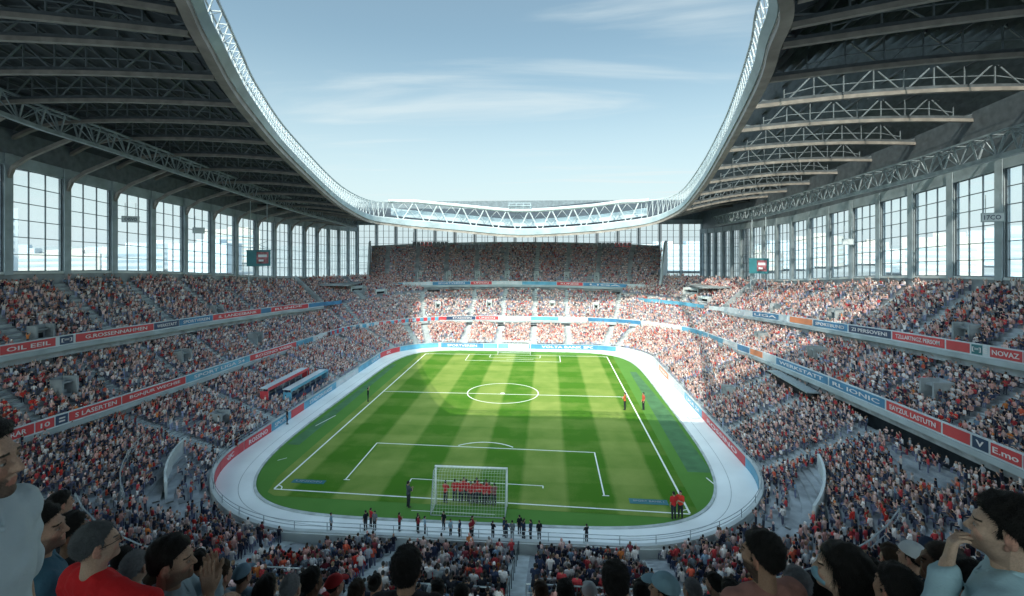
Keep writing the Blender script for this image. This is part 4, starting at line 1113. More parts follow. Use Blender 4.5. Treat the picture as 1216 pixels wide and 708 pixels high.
def xf_prims(P,Rm,piv):
    out=[]
    for p in P:
        f=lambda a: tuple(Rm@(np.array(a)-piv)+piv)
        if p[0]=='rc': out.append(('rc',f(p[1]),f(p[2]),p[3],p[4],*p[5:]))
        else:
            r0=p[3] if len(p)>3 and not isinstance(p[3],dict) else np.eye(3); d=[q for q in p[3:] if isinstance(q,dict)]
            out.append(('el',f(p[1]),p[2],Rm@np.array(r0),*d))
    return out
def head_prims(full=1.0,female=False):
    j=.92 if female else 1
    P=[('el',(0,-.012,1.685),(.077,.098,.096)),('el',(0,.036,1.635),(.060*j,.060,.086)),
       ('rc',(-.036,.030,1.595),(.036,.030,1.595),.036*j,.036*j,{'k':.03}),('rc',(0,.072,1.573),(0,.082,1.570),.025*j,.022*j,{'k':.025}),
       ('rc',(-.03,.084,1.680),(.03,.084,1.680),.013,.013,{'k':.014}),
       ('el',(-.036,.062,1.632),(.026,.030,.026),{'k':.02}),('el',(.036,.062,1.632),(.026,.030,.026),{'k':.02}),
       ('el',(-.031,.103,1.658),(.014,.014,.011),{'cut':1,'k':.014}),('el',(.031,.103,1.658),(.014,.014,.011),{'cut':1,'k':.014}),
       ('el',(-.031,.085,1.658),(.0125,.0125,.0105),{'k':.003}),('el',(.031,.085,1.658),(.0125,.0125,.0105),{'k':.003}),
       ('rc',(0,.093,1.668),(0,.114,1.630),.0075,.0105,{'k':.011}),('rc',(-.010,.102,1.626),(.010,.102,1.626),.0078,.0078,{'k':.006}),
       ('rc',(-.019,.092,1.600),(.019,.092,1.600),.0065,.0065,{'k':.007}),('rc',(-.015,.090,1.588),(.015,.090,1.588),.0075,.0075,{'k':.006})]
    for s in(-1,1):
        P+=[('el',(s*.083,-.008,1.650),(.0085,.021,.032),rotm(-.18,0,s*.45),{'k':.006}),('el',(s*.0905,.000,1.655),(.005,.009,.016),rotm(0,0,s*.35),{'cut':1,'k':.004}),
            ('el',(s*.076,.002,1.618),(.008,.009,.011),{'k':.006})]
    P+=[('rc',(0,-.028,1.44),(0,-.012,1.60),.062 if not female else .050,.056 if not female else .045,{'k':.03})]
    return P
def hand_prims(w,d,n,curl=.5,side=1,sc=1.0):
    "w wrist point, d direction of the fingers, n palm normal (towards the palm side)"
    w=np.array(w,float); d=np.array(d,float);d/=np.linalg.norm(d); n=np.array(n,float); n-=d*(n@d); n/=np.linalg.norm(n); s=np.cross(d,n)*side
    P=[]; f=lambda a,b,c: tuple(w+(d*a+s*b+n*c)*sc)
    for b_ in(-.024,-.008,.008,.024): P.append(('rc',f(.015,b_*.8,0),f(.088,b_,0),.015*sc,.0125*sc,{'k':.012}))
    lens=[.068,.082,.076,.058]
    for q,b_ in enumerate((.029,.010,-.010,-.029)):
        L_=lens[q]; base=np.array((.090,b_,0.)); a=0; p=base; r_=.0095
        for sg,fr in enumerate((.45,.32,.23)):
            a+=curl*(.9+.12*sg); nx=p+np.array((math.cos(a)*L_*fr,b_*.10*fr,math.sin(a)*L_*fr)); P.append(('rc',f(*p),f(*nx),r_*sc,(r_-.0010)*sc,{'k':.004})); p=nx; r_-=.0010
    P+=[('rc',f(.022,.026,.006),f(.058,.050,.020),.0155*sc,.012*sc,{'k':.010}),('rc',f(.058,.050,.020),f(.088,.058,.032),.0115*sc,.0095*sc,{'k':.004})]
    return P
class Pose: pass
def strands(V,Q,n,ln,wd,kind):
    a=V[Q[:,0]];b=V[Q[:,1]];c=V[Q[:,2]]; nr=np.cross(b-a,c-a); l=np.linalg.norm(nr,axis=1)+1e-12; nr/=l[:,None]
    cc=(a+c)/2; cen=np.array((0,-.012,1.685)); out_=((cc-cen)*nr).sum(1)>.3*np.linalg.norm(cc-cen,axis=1); out_&=cc[:,2]>1.40
    I=RNG.choice(np.where(out_)[0],n); P=cc[I]+RNG.normal(0,.002,(n,3)); N=nr[I]
    crown=np.array((0,-.05,1.79)); D=P-crown; D-=N*(D*N).sum(1)[:,None]; D/=np.linalg.norm(D,axis=1)[:,None]+1e-9
    if kind=='long': D=D*.4+np.array((0,-.1,-1)); 
    lift=.35 if kind in('short','thick') else (.9 if kind=='crop' else .12)
    D=D+N*lift+RNG.normal(0,.22,(n,3)); D/=np.linalg.norm(D,axis=1)[:,None]
    T=np.cross(D,N); T/=np.linalg.norm(T,axis=1)[:,None]+1e-9; L=ln*RNG.uniform(.5,1.15,(n,1)); P=P-N*.001
    vv=np.stack([P-T*wd,P+T*wd,P+D*L+T*wd*.25,P+D*L-T*wd*.25],1).reshape(-1,3)
    return vv,np.arange(4*n).reshape(-1,4)+len(V)
def make_person(pose='stand',armL=None,armR=None,sleeve='short',hair='short',beard=False,head=(0,0,0),h=.012,hh=.0055,female=False,handL=None,handR=None,legs=True,collar=True,belly=0.,longtop=False,handres=None,cap=False,low=-1):
    """returns dict of meshes in local space, facing +Y, feet (or seat) at z=0"""
    dz=0.; seat=pose=='sit'
    tors=[('el',(0,.005+belly*.3,1.10),(.150+belly,.105+belly,.17)),('el',(0,-.002,1.30),(.172,.112,.17)),('el',(0,.0,.96),(.165,.118,.12)),
      ('rc',(-.155,-.012,1.425),(.155,-.012,1.425),.062,.062,{'k':.05}),('rc',(-.08,-.025,1.462),(.08,-.025,1.462),.043,.043,{'k':.06})]
    if female: tors=[('el',(0,.0,1.10),(.125,.092,.17)),('el',(0,0,1.30),(.148,.10,.15)),('el',(0,.0,.96),(.165,.118,.12)),('rc',(-.125,-.012,1.425),(.125,-.012,1.425),.050,.050,{'k':.05}),('el',(0,.07,1.27),(.12,.06,.07),{'k':.04})]
    shx=.185 if not female else .155
    dflt=lambda s:((s*shx,-.01,1.425),(s*(shx+.055),-.03,1.12),(s*(shx+.03),.07,.88))
    A={}
    for s,a in((-1,armL),(1,armR)):
        if a is None: a=dflt(s) if not seat else ((s*shx,-.01,1.425),(s*(shx+.06),.02,1.14),(s*.12,.27,1.02))
        elif len(a)==2: a=((s*shx,-.01,1.425),*a)
        A[s]=a
    armp={s:[('rc',a[0],a[1],.052,.041,{'k':.03}),('rc',a[1],a[2],.040,.026,{'k':.02})] for s,a in A.items()}
    leg=[]
    for s in(-1,1):
        if seat: leg+=[('rc',(s*.09,0,.94),(s*.11,.44,.96),.088,.064,{'k':.03}),('rc',(s*.11,.44,.96),(s*.11,.46,.52),.058,.042,{'k':.02})]
        else: leg+=[('rc',(s*.085,0,.93),(s*.10,.01,.50),.090,.060,{'k':.03}),('rc',(s*.10,.01,.50),(s*.105,-.02,.09),.058,.042,{'k':.02})]
    zf=.46 if seat else 0.; yf=.46 if seat else -.02
    Rm=rotm(*head); hp=xf_prims(head_prims(female=female)[:-1],Rm,HC)+[head_prims(female=female)[-1]]
    hands=[]
    for s,hd in((-1,handL),(1,handR)):
        a=A[s]; fd=np.array(a[2])-np.array(a[1]); 
        if hd is None: hd=dict(d=fd,n=(-s*.9,-.1,-.1) ,curl=.45)
        hands+=hand_prims(a[2],hd['d'],hd['n'],hd.get('curl',.45),-s if hd.get('flip') is None else s)
    out={}
    res=[]
    V,Q=sdf_mesh(hp,hh,.02); res.append((V,Q))
    arms=[p for s in(-1,1) for p in armp[s]]
    V2,Q2=sdf_mesh(tors+arms,h,.03); res.append((V2,Q2))
    hv=sdf_mesh(hands+[('rc',A[s][1],A[s][2],.040,.026) for s in(-1,1)],handres or max(hh*.9,.0042),.008,lo=None); res.append(hv)
    me,VV=to_mesh('body',res)
    # vertex colours painted as skin features in head space
    hl=(VV-HC)@Rm+HC; isH=np.zeros(len(VV),bool); isH[:len(V)]=True
    out['body']=me; out['V']=VV; out['hl']=hl; out['isH']=isH
    x,y,z=np.abs(hl[:,0]),hl[:,1],hl[:,2]
    eye=isH&(((x-.031)/.0115)**2+((z-1.657)/.0042)**2<1)&(y>.07); iris=eye&(((x-.031)/.0055)**2+((z-1.658)/.0062)**2<1)
    lid=isH&(((x-.031)/.0145)**2+((z-1.660)/.0098)**2<1)&(y>.07)&~eye
    brow=isH&(np.abs(z-(1.681-(x-.03)**2*6))<.0042)&(x>.013)&(x<.048)&(y>.06)
    lips=isH&(((x)/.023)**2+((z-1.594)/.0105)**2<1)&(y>.078)
    out['feat']=(eye,iris,brow,lips,lid)
    bd=isH&(z<1.617+.55*np.maximum(x-.035,0)-.0*y)&(y>-.01)&(z>1.535)&~lips&(x*x*8+((z-1.61)**2)*0>=-1)
    stub=bd&~((z>1.603)&(z<1.612)&(x<.02))
    out['beard']=stub
    # clothes
    def clipshirt(X,Y,Z):
        neck=Z-(1.540-.45*np.maximum(Y,0))
        return np.maximum(neck,.86-Z)
    sl=[]
    for s in(-1,1):
        a0,a1,a2=[np.array(q) for q in A[s]]
        if sleeve=='long': sl+=[('rc',a0,a1,.056,.046,{'k':.03}),('rc',a1,a1+(a2-a1)*.93,.046,.034,{'k':.02})]
        elif sleeve=='roll': sl+=[('rc',a0,a1,.056,.046,{'k':.03}),('rc',a1,a1+(a2-a1)*.25,.047,.042,{'k':.02})]
        else: sl+=[('rc',a0,a0+(a1-a0)*.70,.060,.056,{'k':.03})]
    sh=sdf_mesh(tors+sl,h,.03,inflate=.014,clip=clipshirt,noise_amp=.0022)
    parts=[sh]
    if collar: parts.append(sdf_mesh([('rc',(-.045,.035,1.490),(-.062,-.03,1.520),.013,.015),('rc',(.045,.035,1.490),(.062,-.03,1.520),.013,.015),('rc',(-.062,-.03,1.520),(0,-.085,1.532),.015,.015),('rc',(.062,-.03,1.520),(0,-.085,1.532),.015,.015),('rc',(-.045,.035,1.490),(-.006,.078,1.452),.013,.008),('rc',(.045,.035,1.490),(.006,.078,1.452),.013,.008)],min(h,.009),.012))
    out['shirt']=to_mesh('shirt',parts)[0]
    if legs:
        out['trousers']=to_mesh('trousers',[sdf_mesh(leg+[('el',(0,.0,.96),(.165,.118,.10))],h*1.2,.03,inflate=.012,clip=lambda X,Y,Z:Z-.97 if not seat else Z-1.02)])[0]
        out['shoe']=to_mesh('shoe',[sdf_mesh([('rc',(s*.105,yf-.04,zf+.055),(s*.115,yf+.15,zf+.035),.045,.036)],h*1.2,.02,clip=lambda X,Y,Z:zf-Z) for s in(-1,1)])[0]
    # hair in head space then rotated
    if hair:
        def hair_clip(X,Y,Z):
            line=np.where(Y>0,1.676+.72*Y,1.676+1.05*Y)+.10*np.maximum(np.abs(X)-.04,0)*(Y>.03)-.0015*np.sin(X*210)*np.sin(Y*170+1)*2
            f=-(Z-line)
            side=np.maximum(np.maximum(Y-.030,.012-Y),1.645-Z)   # sideburn in front of the ear
            f=np.minimum(f,side)
            if hair=='long': f=np.minimum(f,np.maximum(Y-.012,1.42-Z))
            return f
        inf=dict(short=.011,crop=.0045,thick=.018,long=.017,bun=.012)[hair]
        pr=[('el',(0,-.012,1.688),(.077,.098,.096))]
        if hair in('short','thick'): pr+=[('el',(0,-.012,1.722),(.068,.092,.068))]
        if hair=='long': pr+=[('rc',(0,-.06,1.66),(0,-.075,1.44),.085,.075,{'k':.05})]
        if hair=='bun': pr+=[('el',(0,-.11,1.70),(.045,.045,.045),{'k':.02})]
        Vh,Qh=sdf_mesh(pr,hh*.9,.02,clip=hair_clip,noise_amp=.0042 if hair!='crop' else .0010,taper=inf)
        Sv,Sq=strands(Vh,Qh,dict(short=5200,thick=6500,crop=5000,long=6000,bun=5000)[hair]//(1 if hh<.006 else 3),dict(short=.013,thick=.020,crop=.011,long=.06,bun=.03)[hair],.0011 if hh<.006 else .0022,hair)
        Vh=np.concatenate([Vh,Sv]); Qh=np.concatenate([Qh,Sq]); Vh=(Vh-HC)@Rm.T+HC; out['hair']=to_mesh('hair',[(Vh,Qh)])[0]
    if cap:
        Vc,Qc=sdf_mesh([('el',(0,-.012,1.69),(.077,.098,.096))],hh,.01,inflate=.020,clip=lambda X,Y,Z:-(Z-1.705-.12*Y))
        Vb,Qb=sdf_mesh([('el',(0,.118,1.712),(.068,.068,.010),rotm(-.22,0,0))],hh,.01) if cap!='round' else (np.zeros((0,3)),np.zeros((0,4),int))
        Vc=np.concatenate([Vc,Vb]); Qc=np.concatenate([Qc,Qb+len(Vc)-len(Vb)]); Vc=(Vc-HC)@Rm.T+HC; out['cap']=to_mesh('cap',[(Vc,Qc)])[0]
    out['Rm']=Rm; out['off']=.46 if False else 0.
    return out
def paint(out,skin,beardcol=None,amt=.8,hairc=(.02,.015,.012)):
    me=out['body']; n=len(out['V']); c=np.tile(np.array([*skin,1.]),(n,1)); hl=out['hl']
    nz=1+.07*RNG.normal(0,1,n).clip(-2,2)+.10*np.sin(hl[:,0]*47+hl[:,2]*31)*np.sin(hl[:,1]*53); c[:,:3]*=nz[:,None]
    isH=out['isH']; x=np.abs(hl[:,0])
    ck=isH&(((x-.042)/.022)**2+((hl[:,2]-1.625)/.022)**2<1)&(hl[:,1]>.04); c[ck,0]*=1.12; c[ck,1:3]*=.95
    ear=isH&(x>.076)&(hl[:,2]>1.6)&(hl[:,2]<1.69); c[ear,0]*=1.15; c[ear,1:3]*=.88
    eye,iris,brow,lips,lid=out['feat']
    if beardcol is not None:
        b_=out['beard']; am=(amt*np.clip((1.622+.55*np.maximum(x-.035,0)-hl[:,2])/.02,.25,1)*(1+.12*np.sin(hl[:,0]*900)*np.sin(hl[:,2]*800)))[b_][:,None]; c[b_,:3]=c[b_,:3]*(1-am)+np.array(beardcol)*am
    c[lid,:3]*=.55; c[eye,:3]=(.38,.36,.34); c[iris,:3]=(.03,.02,.015); c[brow,:3]=hairc; c[lips,:3]=np.array(skin)*(.95,.62,.62)
    at=me.color_attributes.new('Col','FLOAT_COLOR','POINT'); at.data.foreach_set('color',c.astype(np.float32).ravel())
M['skin']=vcol_mat('skin',.6,bump=.5,sss=.05,spec=.25)
M['cloth']=objcol_mat('woven_cloth',.85,.35,60,.14,7)
M['hairm']=objcol_mat('hair_strands',.55,.9,220,.35,60)
M['hatm']=objcol_mat('cap_cloth',.8,.3,90)
def place(out,loc,rz,scale,label,shirt,trous=(.02,.025,.035),hairc=(.012,.010,.009),capc=(.3,.3,.3),grp=None,extra=None):
    r=empty('person',loc,rz,label=label,cat='person',group=grp); r.scale=(scale,)*3
    assert len(label.split())<=16,label
    b_=link('body',out['body'],None if out['body'].materials else M['skin'],r)
    for nm,col,mt in(('shirt',shirt,'cloth'),('trousers',trous,'cloth'),('shoe',(.02,.02,.02),'cloth'),('hair',hairc,'hairm'),('cap',capc,'hatm')):
        if nm in out:
            o=link(nm,out[nm],None if out[nm].materials else M[mt],r); o.color=(*col,1)
    return r
# world placement from picture measurements: lateral ratio and distance
def gp(px,d):
    c,s=math.cos(YAW),math.sin(YAW); r=(px-608)/FPX*d; return r*c-d*s, r*s+d*c
def zpix(py,d): return 20.5-(py-291)/FPX*d
SK=[(.46,.28,.20),(.50,.33,.24),(.36,.21,.14),(.17,.095,.06),(.42,.26,.18)]
def hero(px,py_top,d,face,label,out,height=1.78,sc=1.0,**k):
    """face: heading angle, 0 looks along +Y (away), positive turns left"""
    x,y=gp(px,d); sc*=min(1.07,max(.91,(zpix(py_top,d)-floorz(y))/height)); z=zpix(py_top,d)-height*sc
    return place(out,(x,y,z),face,sc,label,**k)
feet=[]
# --- the man at the far left edge, in profile looking at the pitch
o=make_person(hair='short',head=(-.02,0,0),h=.010,hh=.0042,sleeve='short'); paint(o,SK[0],(.035,.028,.025),.80)
hero(-36,500,1.48,-1.2,'bearded man in a grey polo shirt standing in profile at the left edge',o,shirt=(.52,.60,.64))
# --- red shirt, grey hair, glasses, arm raised to his right
o=make_person(hair='crop',head=(.05,0,-.35),h=.010,hh=.0042,armR=((.43,.08,1.36),(.60,.22,1.30)),handR=dict(d=(.5,.8,.2),n=(0,.3,-1),curl=.35),collar=False,belly=.02); paint(o,SK[1],(.2,.2,.2),.12,(.1,.1,.1))
rr=hero(116,620,2.45,-.30,'grey haired man with glasses in a bright red shirt, arm held out to his right',o,shirt=(.60,.018,.022),hairc=(.10,.105,.11))
# glasses
def glasses(root,Rm):
    b=MB(); tr=lambda p: tuple(Rm@(np.array(p)-HC)+HC)
    for s in(-1,1):
        b.tube([tr((s*.034+.020*math.cos(t),.106,1.658+.015*math.sin(t))) for t in np.linspace(0,2*PI,17)],.0016,5)
        b.tube([tr((s*.055,.104,1.664)),tr((s*.080,.06,1.665)),tr((s*.083,-.005,1.662))],.0018,5)
    b.tube([tr((-.014,.108,1.660)),tr((.014,.108,1.660))],.0016,5)
    b.build('glasses',M['black'],root,fix=False)
glasses(rr,o['Rm'])
# --- hands at the mouth, middle left
o=make_person(hair='short',head=(.02,0,-.15),h=.010,hh=.0042,sleeve='long',armR=((.27,.16,1.20),(.085,.185,1.475)),handR=dict(d=(-.1,-.12,1),n=(-.9,.1,.05),curl=.25),armL=((-.25,.16,1.20),(-.085,.185,1.475)),handL=dict(d=(.1,-.12,1),n=(.9,.1,.05),curl=.25)); paint(o,SK[4],(.05,.04,.035),.5)
hero(205,640,2.75,-1.05,'dark haired man in a grey blue shirt cupping his hands to his mouth to shout',o,shirt=(.32,.42,.48))
# --- blue polo man behind
o=make_person(hair='short',head=(.05,0,-.5),h=.012,hh=.005); paint(o,SK[0],(.04,.03,.03),.6); OB=o
hero(50,602,2.75,-.62,'man with dark hair in a steel blue polo shirt, standing behind the profile man',o,shirt=(.055,.14,.205))
# --- far right man, hand to his mouth
o=make_person(hair='thick',head=(.05,0,.10),h=.010,hh=.0042,sleeve='long',armL=((-.21,.20,1.22),(-.05,.158,1.468)),handL=dict(d=(.15,-.16,1),n=(.3,-1,-.1),curl=.5)); paint(o,SK[1],(.06,.05,.045),.35)
hero(1192,592,2.0,.80,'man in a pale blue dress shirt at the right edge, hand held over his mouth',o,shirt=(.38,.54,.60))
# --- salmon shirt, bearded
o=make_person(hair='short',head=(.0,0,.42),h=.010,hh=.0045,collar=False); paint(o,SK[2],(.02,.016,.014),.85)
hero(905,634,2.75,.30,'bearded man in a dusty pink shirt seen from behind with his head turned left',o,shirt=(.36,.17,.14))
# --- long haired person with a face mask
o=make_person(hair='long',head=(.0,0,.3),h=.010,hh=.0045,female=True,sleeve='long',collar=False); paint(o,SK[1])
rr=hero(998,648,2.55,.72,'long haired spectator wearing a pale blue face mask and a black top',o,shirt=(.015,.016,.02))
Vm,Qm=sdf_mesh([('el',(0,.036,1.610),(.060,.066,.050)),('el',(0,.095,1.612),(.022,.026,.030),{'k':.03})],.0045,.02,inflate=.004,clip=lambda X,Y,Z:np.maximum(np.maximum(.03-Y,Z-1.642+0*X),1.560-Z))
Vm=(Vm-HC)@o['Rm'].T+HC; link('face_mask',to_mesh('face_mask',[(Vm,Qm)])[0],mat('pale_blue_mask_cloth',(.25,.45,.55),.8,nscale=30,namp=.08),rr)
# --- bald man
o=make_person(hair='crop',head=(.0,0,.35),h=.012,hh=.0045); paint(o,SK[3]); 
hero(1120,646,2.75,.55,'shaven headed dark skinned man in a light blue shirt near the right edge',o,shirt=(.24,.40,.48),hairc=(.05,.035,.028))
# --- black jacket broad back, white cap
o=make_person(hair='short',head=(.10,0,.1),h=.012,hh=.005,sleeve='long',belly=.03); paint(o,SK[2])
hero(1062,672,2.25,.15,'broad person in a black jacket bending forward before the shaven headed man',o,shirt=(.010,.012,.016))
o=make_person(hair='crop',cap='round',head=(0,0,.2),h=.012,hh=.005); paint(o,SK[0]); OC=o
hero(1083,646,4.4,.4,'man in a small white round cap behind the black jacket',o,shirt=(.015,.02,.03),capc=(.62,.66,.70))
# --- heads at the bottom centre
o=make_person(hair='thick',head=(0,0,0),h=.012,hh=.005); paint(o,SK[2]); OD=o
hero(483,655,2.9,.05,'dark round head at the bottom edge, left of the central stairs',o,shirt=(.02,.02,.025))
hero(731,672,3.0,-.05,'dark haired head at the bottom edge, right of the central stairs',dict(o),shirt=(.10,.02,.02),sc=.97)
o=make_person(hair='crop',cap='peak',head=(.05,0,.5),h=.012,hh=.005); paint(o,SK[0]); OE=o
hero(787,683,3.5,.6,'person in a light blue peaked cap at the bottom edge',o,shirt=(.2,.3,.36),capc=(.25,.42,.52))
# --- reusable spectators for the rows just below
LIB=[]
for kw,sk,bd in((dict(hair='short'),SK[0],None),(dict(hair='crop',head=(0,0,.4)),SK[1],None),(dict(hair='long',female=True,head=(0,0,-.3),collar=False),SK[1],None),
      (dict(hair='thick',head=(.1,0,-.4),collar=False),SK[3],None),(dict(hair='short',head=(0,0,.5),sleeve='long'),SK[4],(.04,.03,.03)),(dict(hair='crop',cap='peak',head=(0,0,-.2),collar=False),SK[0],None),
      (dict(hair='bun',female=True,head=(0,0,.2),collar=False,sleeve='long'),SK[4],None),
      (dict(hair='short',armR=((.30,.12,1.62),(.24,.16,1.86)),armL=((-.30,.12,1.62),(-.24,.16,1.86)),handR=dict(d=(0,.1,1),n=(-1,.3,0),curl=.15),handL=dict(d=(0,.1,1),n=(1,.3,0),curl=.15),collar=False),SK[2],None)):
    o=make_person(h=.017,hh=.0075,**kw); paint(o,sk,bd,.6); LIB.append(o)
SHN={'red':(.48,.03,.035),'black':(.014,.016,.02),'navy':(.025,.04,.08),'white':(.55,.57,.60),'grey':(.22,.25,.28),'light blue':(.20,.32,.42),'pink':(.48,.28,.28),'dark green':(.03,.08,.05)}
HRN=[('dark haired',(.012,.010,.009)),('brown haired',(.05,.03,.018)),('grey haired',(.25,.25,.26)),('fair haired',(.25,.16,.08))]
# hand placed people of the second line: px, head top, distance, library figure, shirt, hair, label
second=[(88,612,3.6,3,'black',0,'dark man in a black shirt left of the red shirted man'),(146,650,4.2,1,'grey',0,'short haired head in grey just right of the red shirted man'),
(72,585,5.6,0,'navy',0,'dark haired person in navy between the profile man and the blue polo man'),(160,655,3.4,1,'light blue',2,'balding grey haired man leaning in beside the red shirted man'),
(236,655,5.0,4,'black',0,'bearded man in black right of the shouting man'),(262,668,4.2,0,'grey',1,'brown haired man in grey at the lower left'),
(288,672,5.2,5,'light blue',0,'person in a cap and light blue shirt at the lower left'),(318,684,4.6,2,'navy',0,'long haired person in navy at the bottom, left of the grey head'),
(345,683,3.9,1,'white',2,'white haired head in a white shirt at the bottom edge'),(372,676,4.4,3,'black',0,'dark head in black next to the white haired head'),
(398,684,5.4,5,'red',0,'person in a cap and red shirt at the bottom edge'),(424,690,4.8,6,'grey',1,'person with a hair bun in a grey top at the bottom edge'),
(446,684,6.0,0,'navy',0,'dark haired person in navy left of the dark round head'),(520,690,5.6,4,'red',0,'person in red just right of the dark round head'),
(548,694,5.0,1,'black',0,'short haired person in black left of the central stairs'),(642,692,5.4,0,'navy',1,'brown haired person in navy just right of the central stairs'),
(672,690,4.8,3,'red',0,'dark skinned person in red right of the central stairs'),(700,694,5.2,5,'white',0,'capped person in white left of the dark haired head'),
(762,690,5.0,2,'black',0,'long haired person in black left of the blue cap'),(822,688,4.6,1,'grey',2,'grey haired person in grey right of the blue cap'),
(848,682,5.4,4,'navy',0,'bearded man in navy left of the dusty pink shirt'),(868,690,4.2,0,'black',0,'dark haired person in black just left of the dusty pink shirt'),
(945,676,3.9,0,'grey',2,'grey haired person in grey between pink shirt and face mask'),(964,684,4.6,6,'white',0,'person with a hair bun in white near the face mask wearer'),
(1036,668,3.0,3,'pink',0,'dark haired person in pink between mask wearer and black jacket'),(1058,648,5.0,0,'grey',1,'brown haired man in grey just left of the white cap'),
(1102,640,6.2,5,'navy',0,'person in a dark blue cap beyond the shaven headed man'),(1150,668,2.5,4,'light blue',0,'bearded man partly hidden behind the hand-to-mouth man'),
(188,676,4.8,2,'red',1,'long haired person in red below the crowd at the lower left'),(30,640,4.4,0,'navy',0,'dark haired person in navy beside the profile man'),
(212,690,3.8,6,'pink',0,'person in pink with a hair bun at the lower left edge')]
def libcopy(k,x,y,z,rz,sc,label,shirt,hair,grp=None,trous=(.02,.025,.035)):
    src=LIB[k]; r=bpy.data.objects.new('person',None); C.objects.link(r); r.location=(x,y,z); r.rotation_euler=(0,0,rz); r.scale=(sc,)*3
    tag(r,label,'person',grp)
    for nm,col,mt in(('body',(1,1,1),'skin'),('shirt',shirt,'cloth'),('trousers',trous,'cloth'),('shoe',(.02,.02,.02),'cloth'),('hair',hair,'hairm'),('cap',shirt,'hatm')):
        if nm in src:
            if not src[nm].materials: src[nm].materials.append(M[mt])
            o=bpy.data.objects.new(nm,src[nm]); C.objects.link(o); o.parent=r; o.color=(*col,1)
    return r
for px,py,d,k,sh,hr,lab in second:
    x,y=gp(px,d); ht=1.78; sc=min(1.06,max(.90,(zpix(py,d)-floorz(y))/ht)); z=zpix(py,d)-ht*sc
    libcopy(k,x,y,z,random.uniform(-.35,.35)+(-.25 if px<600 else .2),sc,lab,SHN[sh],HRN[hr][1]); feet.append((x,y,z))
# rows of spectators seated on the terrace around them
nfill=0
occ_=[(gp(p[0],p[2])) for p in second]+[gp(a,b) for a,b in((12,1.38),(112,2.35),(205,2.75),(50,2.75),(1182,1.72),(905,2.75),(998,2.55),(1120,2.75),(1062,2.25),(1083,4.4),(483,2.9),(731,3.0),(787,3.5))]
for i in range(8,21):
    y0=-4+.8*i+.35; z=floorz(y0)
    for j in range(-28,26):
        x=j*.56+random.uniform(-.05,.05)
        if yfront(x)<y0+.3 or nfill>52 or y0<4.2: continue
        X,Yp,d=px_of(x,y0,z+1.2)
        if not(0<X<1216) or Yp>720: continue
        if 590<X<628 or random.random()<.12 or any((x-a)**2+(y0-b_)**2<.2 for a,b_ in occ_): continue
        k=random.randrange(7); sh=random.choice(list(SHN)); hn,hc=random.choice(HRN[:3])
        nfill+=1; libcopy(k,x,y0,z-.44,random.uniform(-.4,.4)+(-.2 if x<0 else .15),random.uniform(.93,1.02),'%s spectator in %s on the foreground terrace, %s'%('capped' if k==5 else hn,sh,'lower left' if X<420 else('lower right' if X>800 else 'bottom middle')),SHN[sh],hc,grp='spectators on the foreground terrace, %s %s %s'%(hn if k!=5 else 'capped',sh,'left' if X<420 else('right' if X>800 else 'middle')))
print('filled',nfill)
# ---------------------------------------------------------------- small single mesh people (pitch, trackside, near rows)
def small_person(kind):
    arms={'stand':{}, 'clap':dict(armR=((.24,.14,1.15),(.04,.30,1.25)),armL=((-.24,.14,1.15),(-.04,.30,1.25))),'up':dict(armR=((.28,.08,1.60),(.24,.12,1.84)),armL=((-.28,.08,1.60),(-.24,.12,1.84))),'walk':{},'sit':dict(pose='sit'),'sitclap':dict(pose='sit',armR=((.24,.14,1.15),(.04,.30,1.25)),armL=((-.24,.14,1.15),(-.04,.30,1.25)))}[kind]
    o=make_person(h=.030,hh=.016,collar=False,handres=.012,**arms)
    ms=[];mi=[];mats=[M['skin_s'],M['cloth'],M['trou_s'],M['shoe_s'],M['hair_s']]
    bm=bmesh.new()
    for k,nm in enumerate(('body','shirt','trousers','shoe','hair')):
        n0=len(bm.faces); bm.from_mesh(o[nm]); bm.faces.ensure_lookup_table()
        for f in bm.faces[n0:]: f.material_index=k; f.smooth=True
    if pose_sit:=(kind.startswith('sit')): bmesh.ops.translate(bm,verts=bm.verts,vec=(0,0,-.46))
    me=bpy.data.meshes.new('person'); bm.to_mesh(me); bm.free()
    for m in mats: me.materials.append(m)
    return me
M['skin_s']=mat('plain_skin',(.42,.26,.18),.6,nscale=9,namp=.2); M['trou_s']=mat('dark_trouser_cloth',(.02,.024,.032),.85,nscale=8,namp=.4); M['shoe_s']=mat('shoe_leather',(.04,.04,.04),.6,nscale=8,namp=.3); M['hair_s']=mat('dark_hair',(.018,.014,.012),.7,nscale=40,namp=.4)
SM={k:small_person(k) for k in('stand','clap','up','sit','sitclap')}
def sp(kind,x,y,z,rz,col,label,grp=None,sc=1.0,name='person'):
    o=bpy.data.objects.new(name,SM[kind]); C.objects.link(o); o.location=(x,y,z); o.rotation_euler=(0,0,rz); o.scale=(sc,)*3; o.color=(*col,1); assert len(label.split())<=16,label
    return tag(o,label,'person',grp)
redc=(.52,.03,.03)
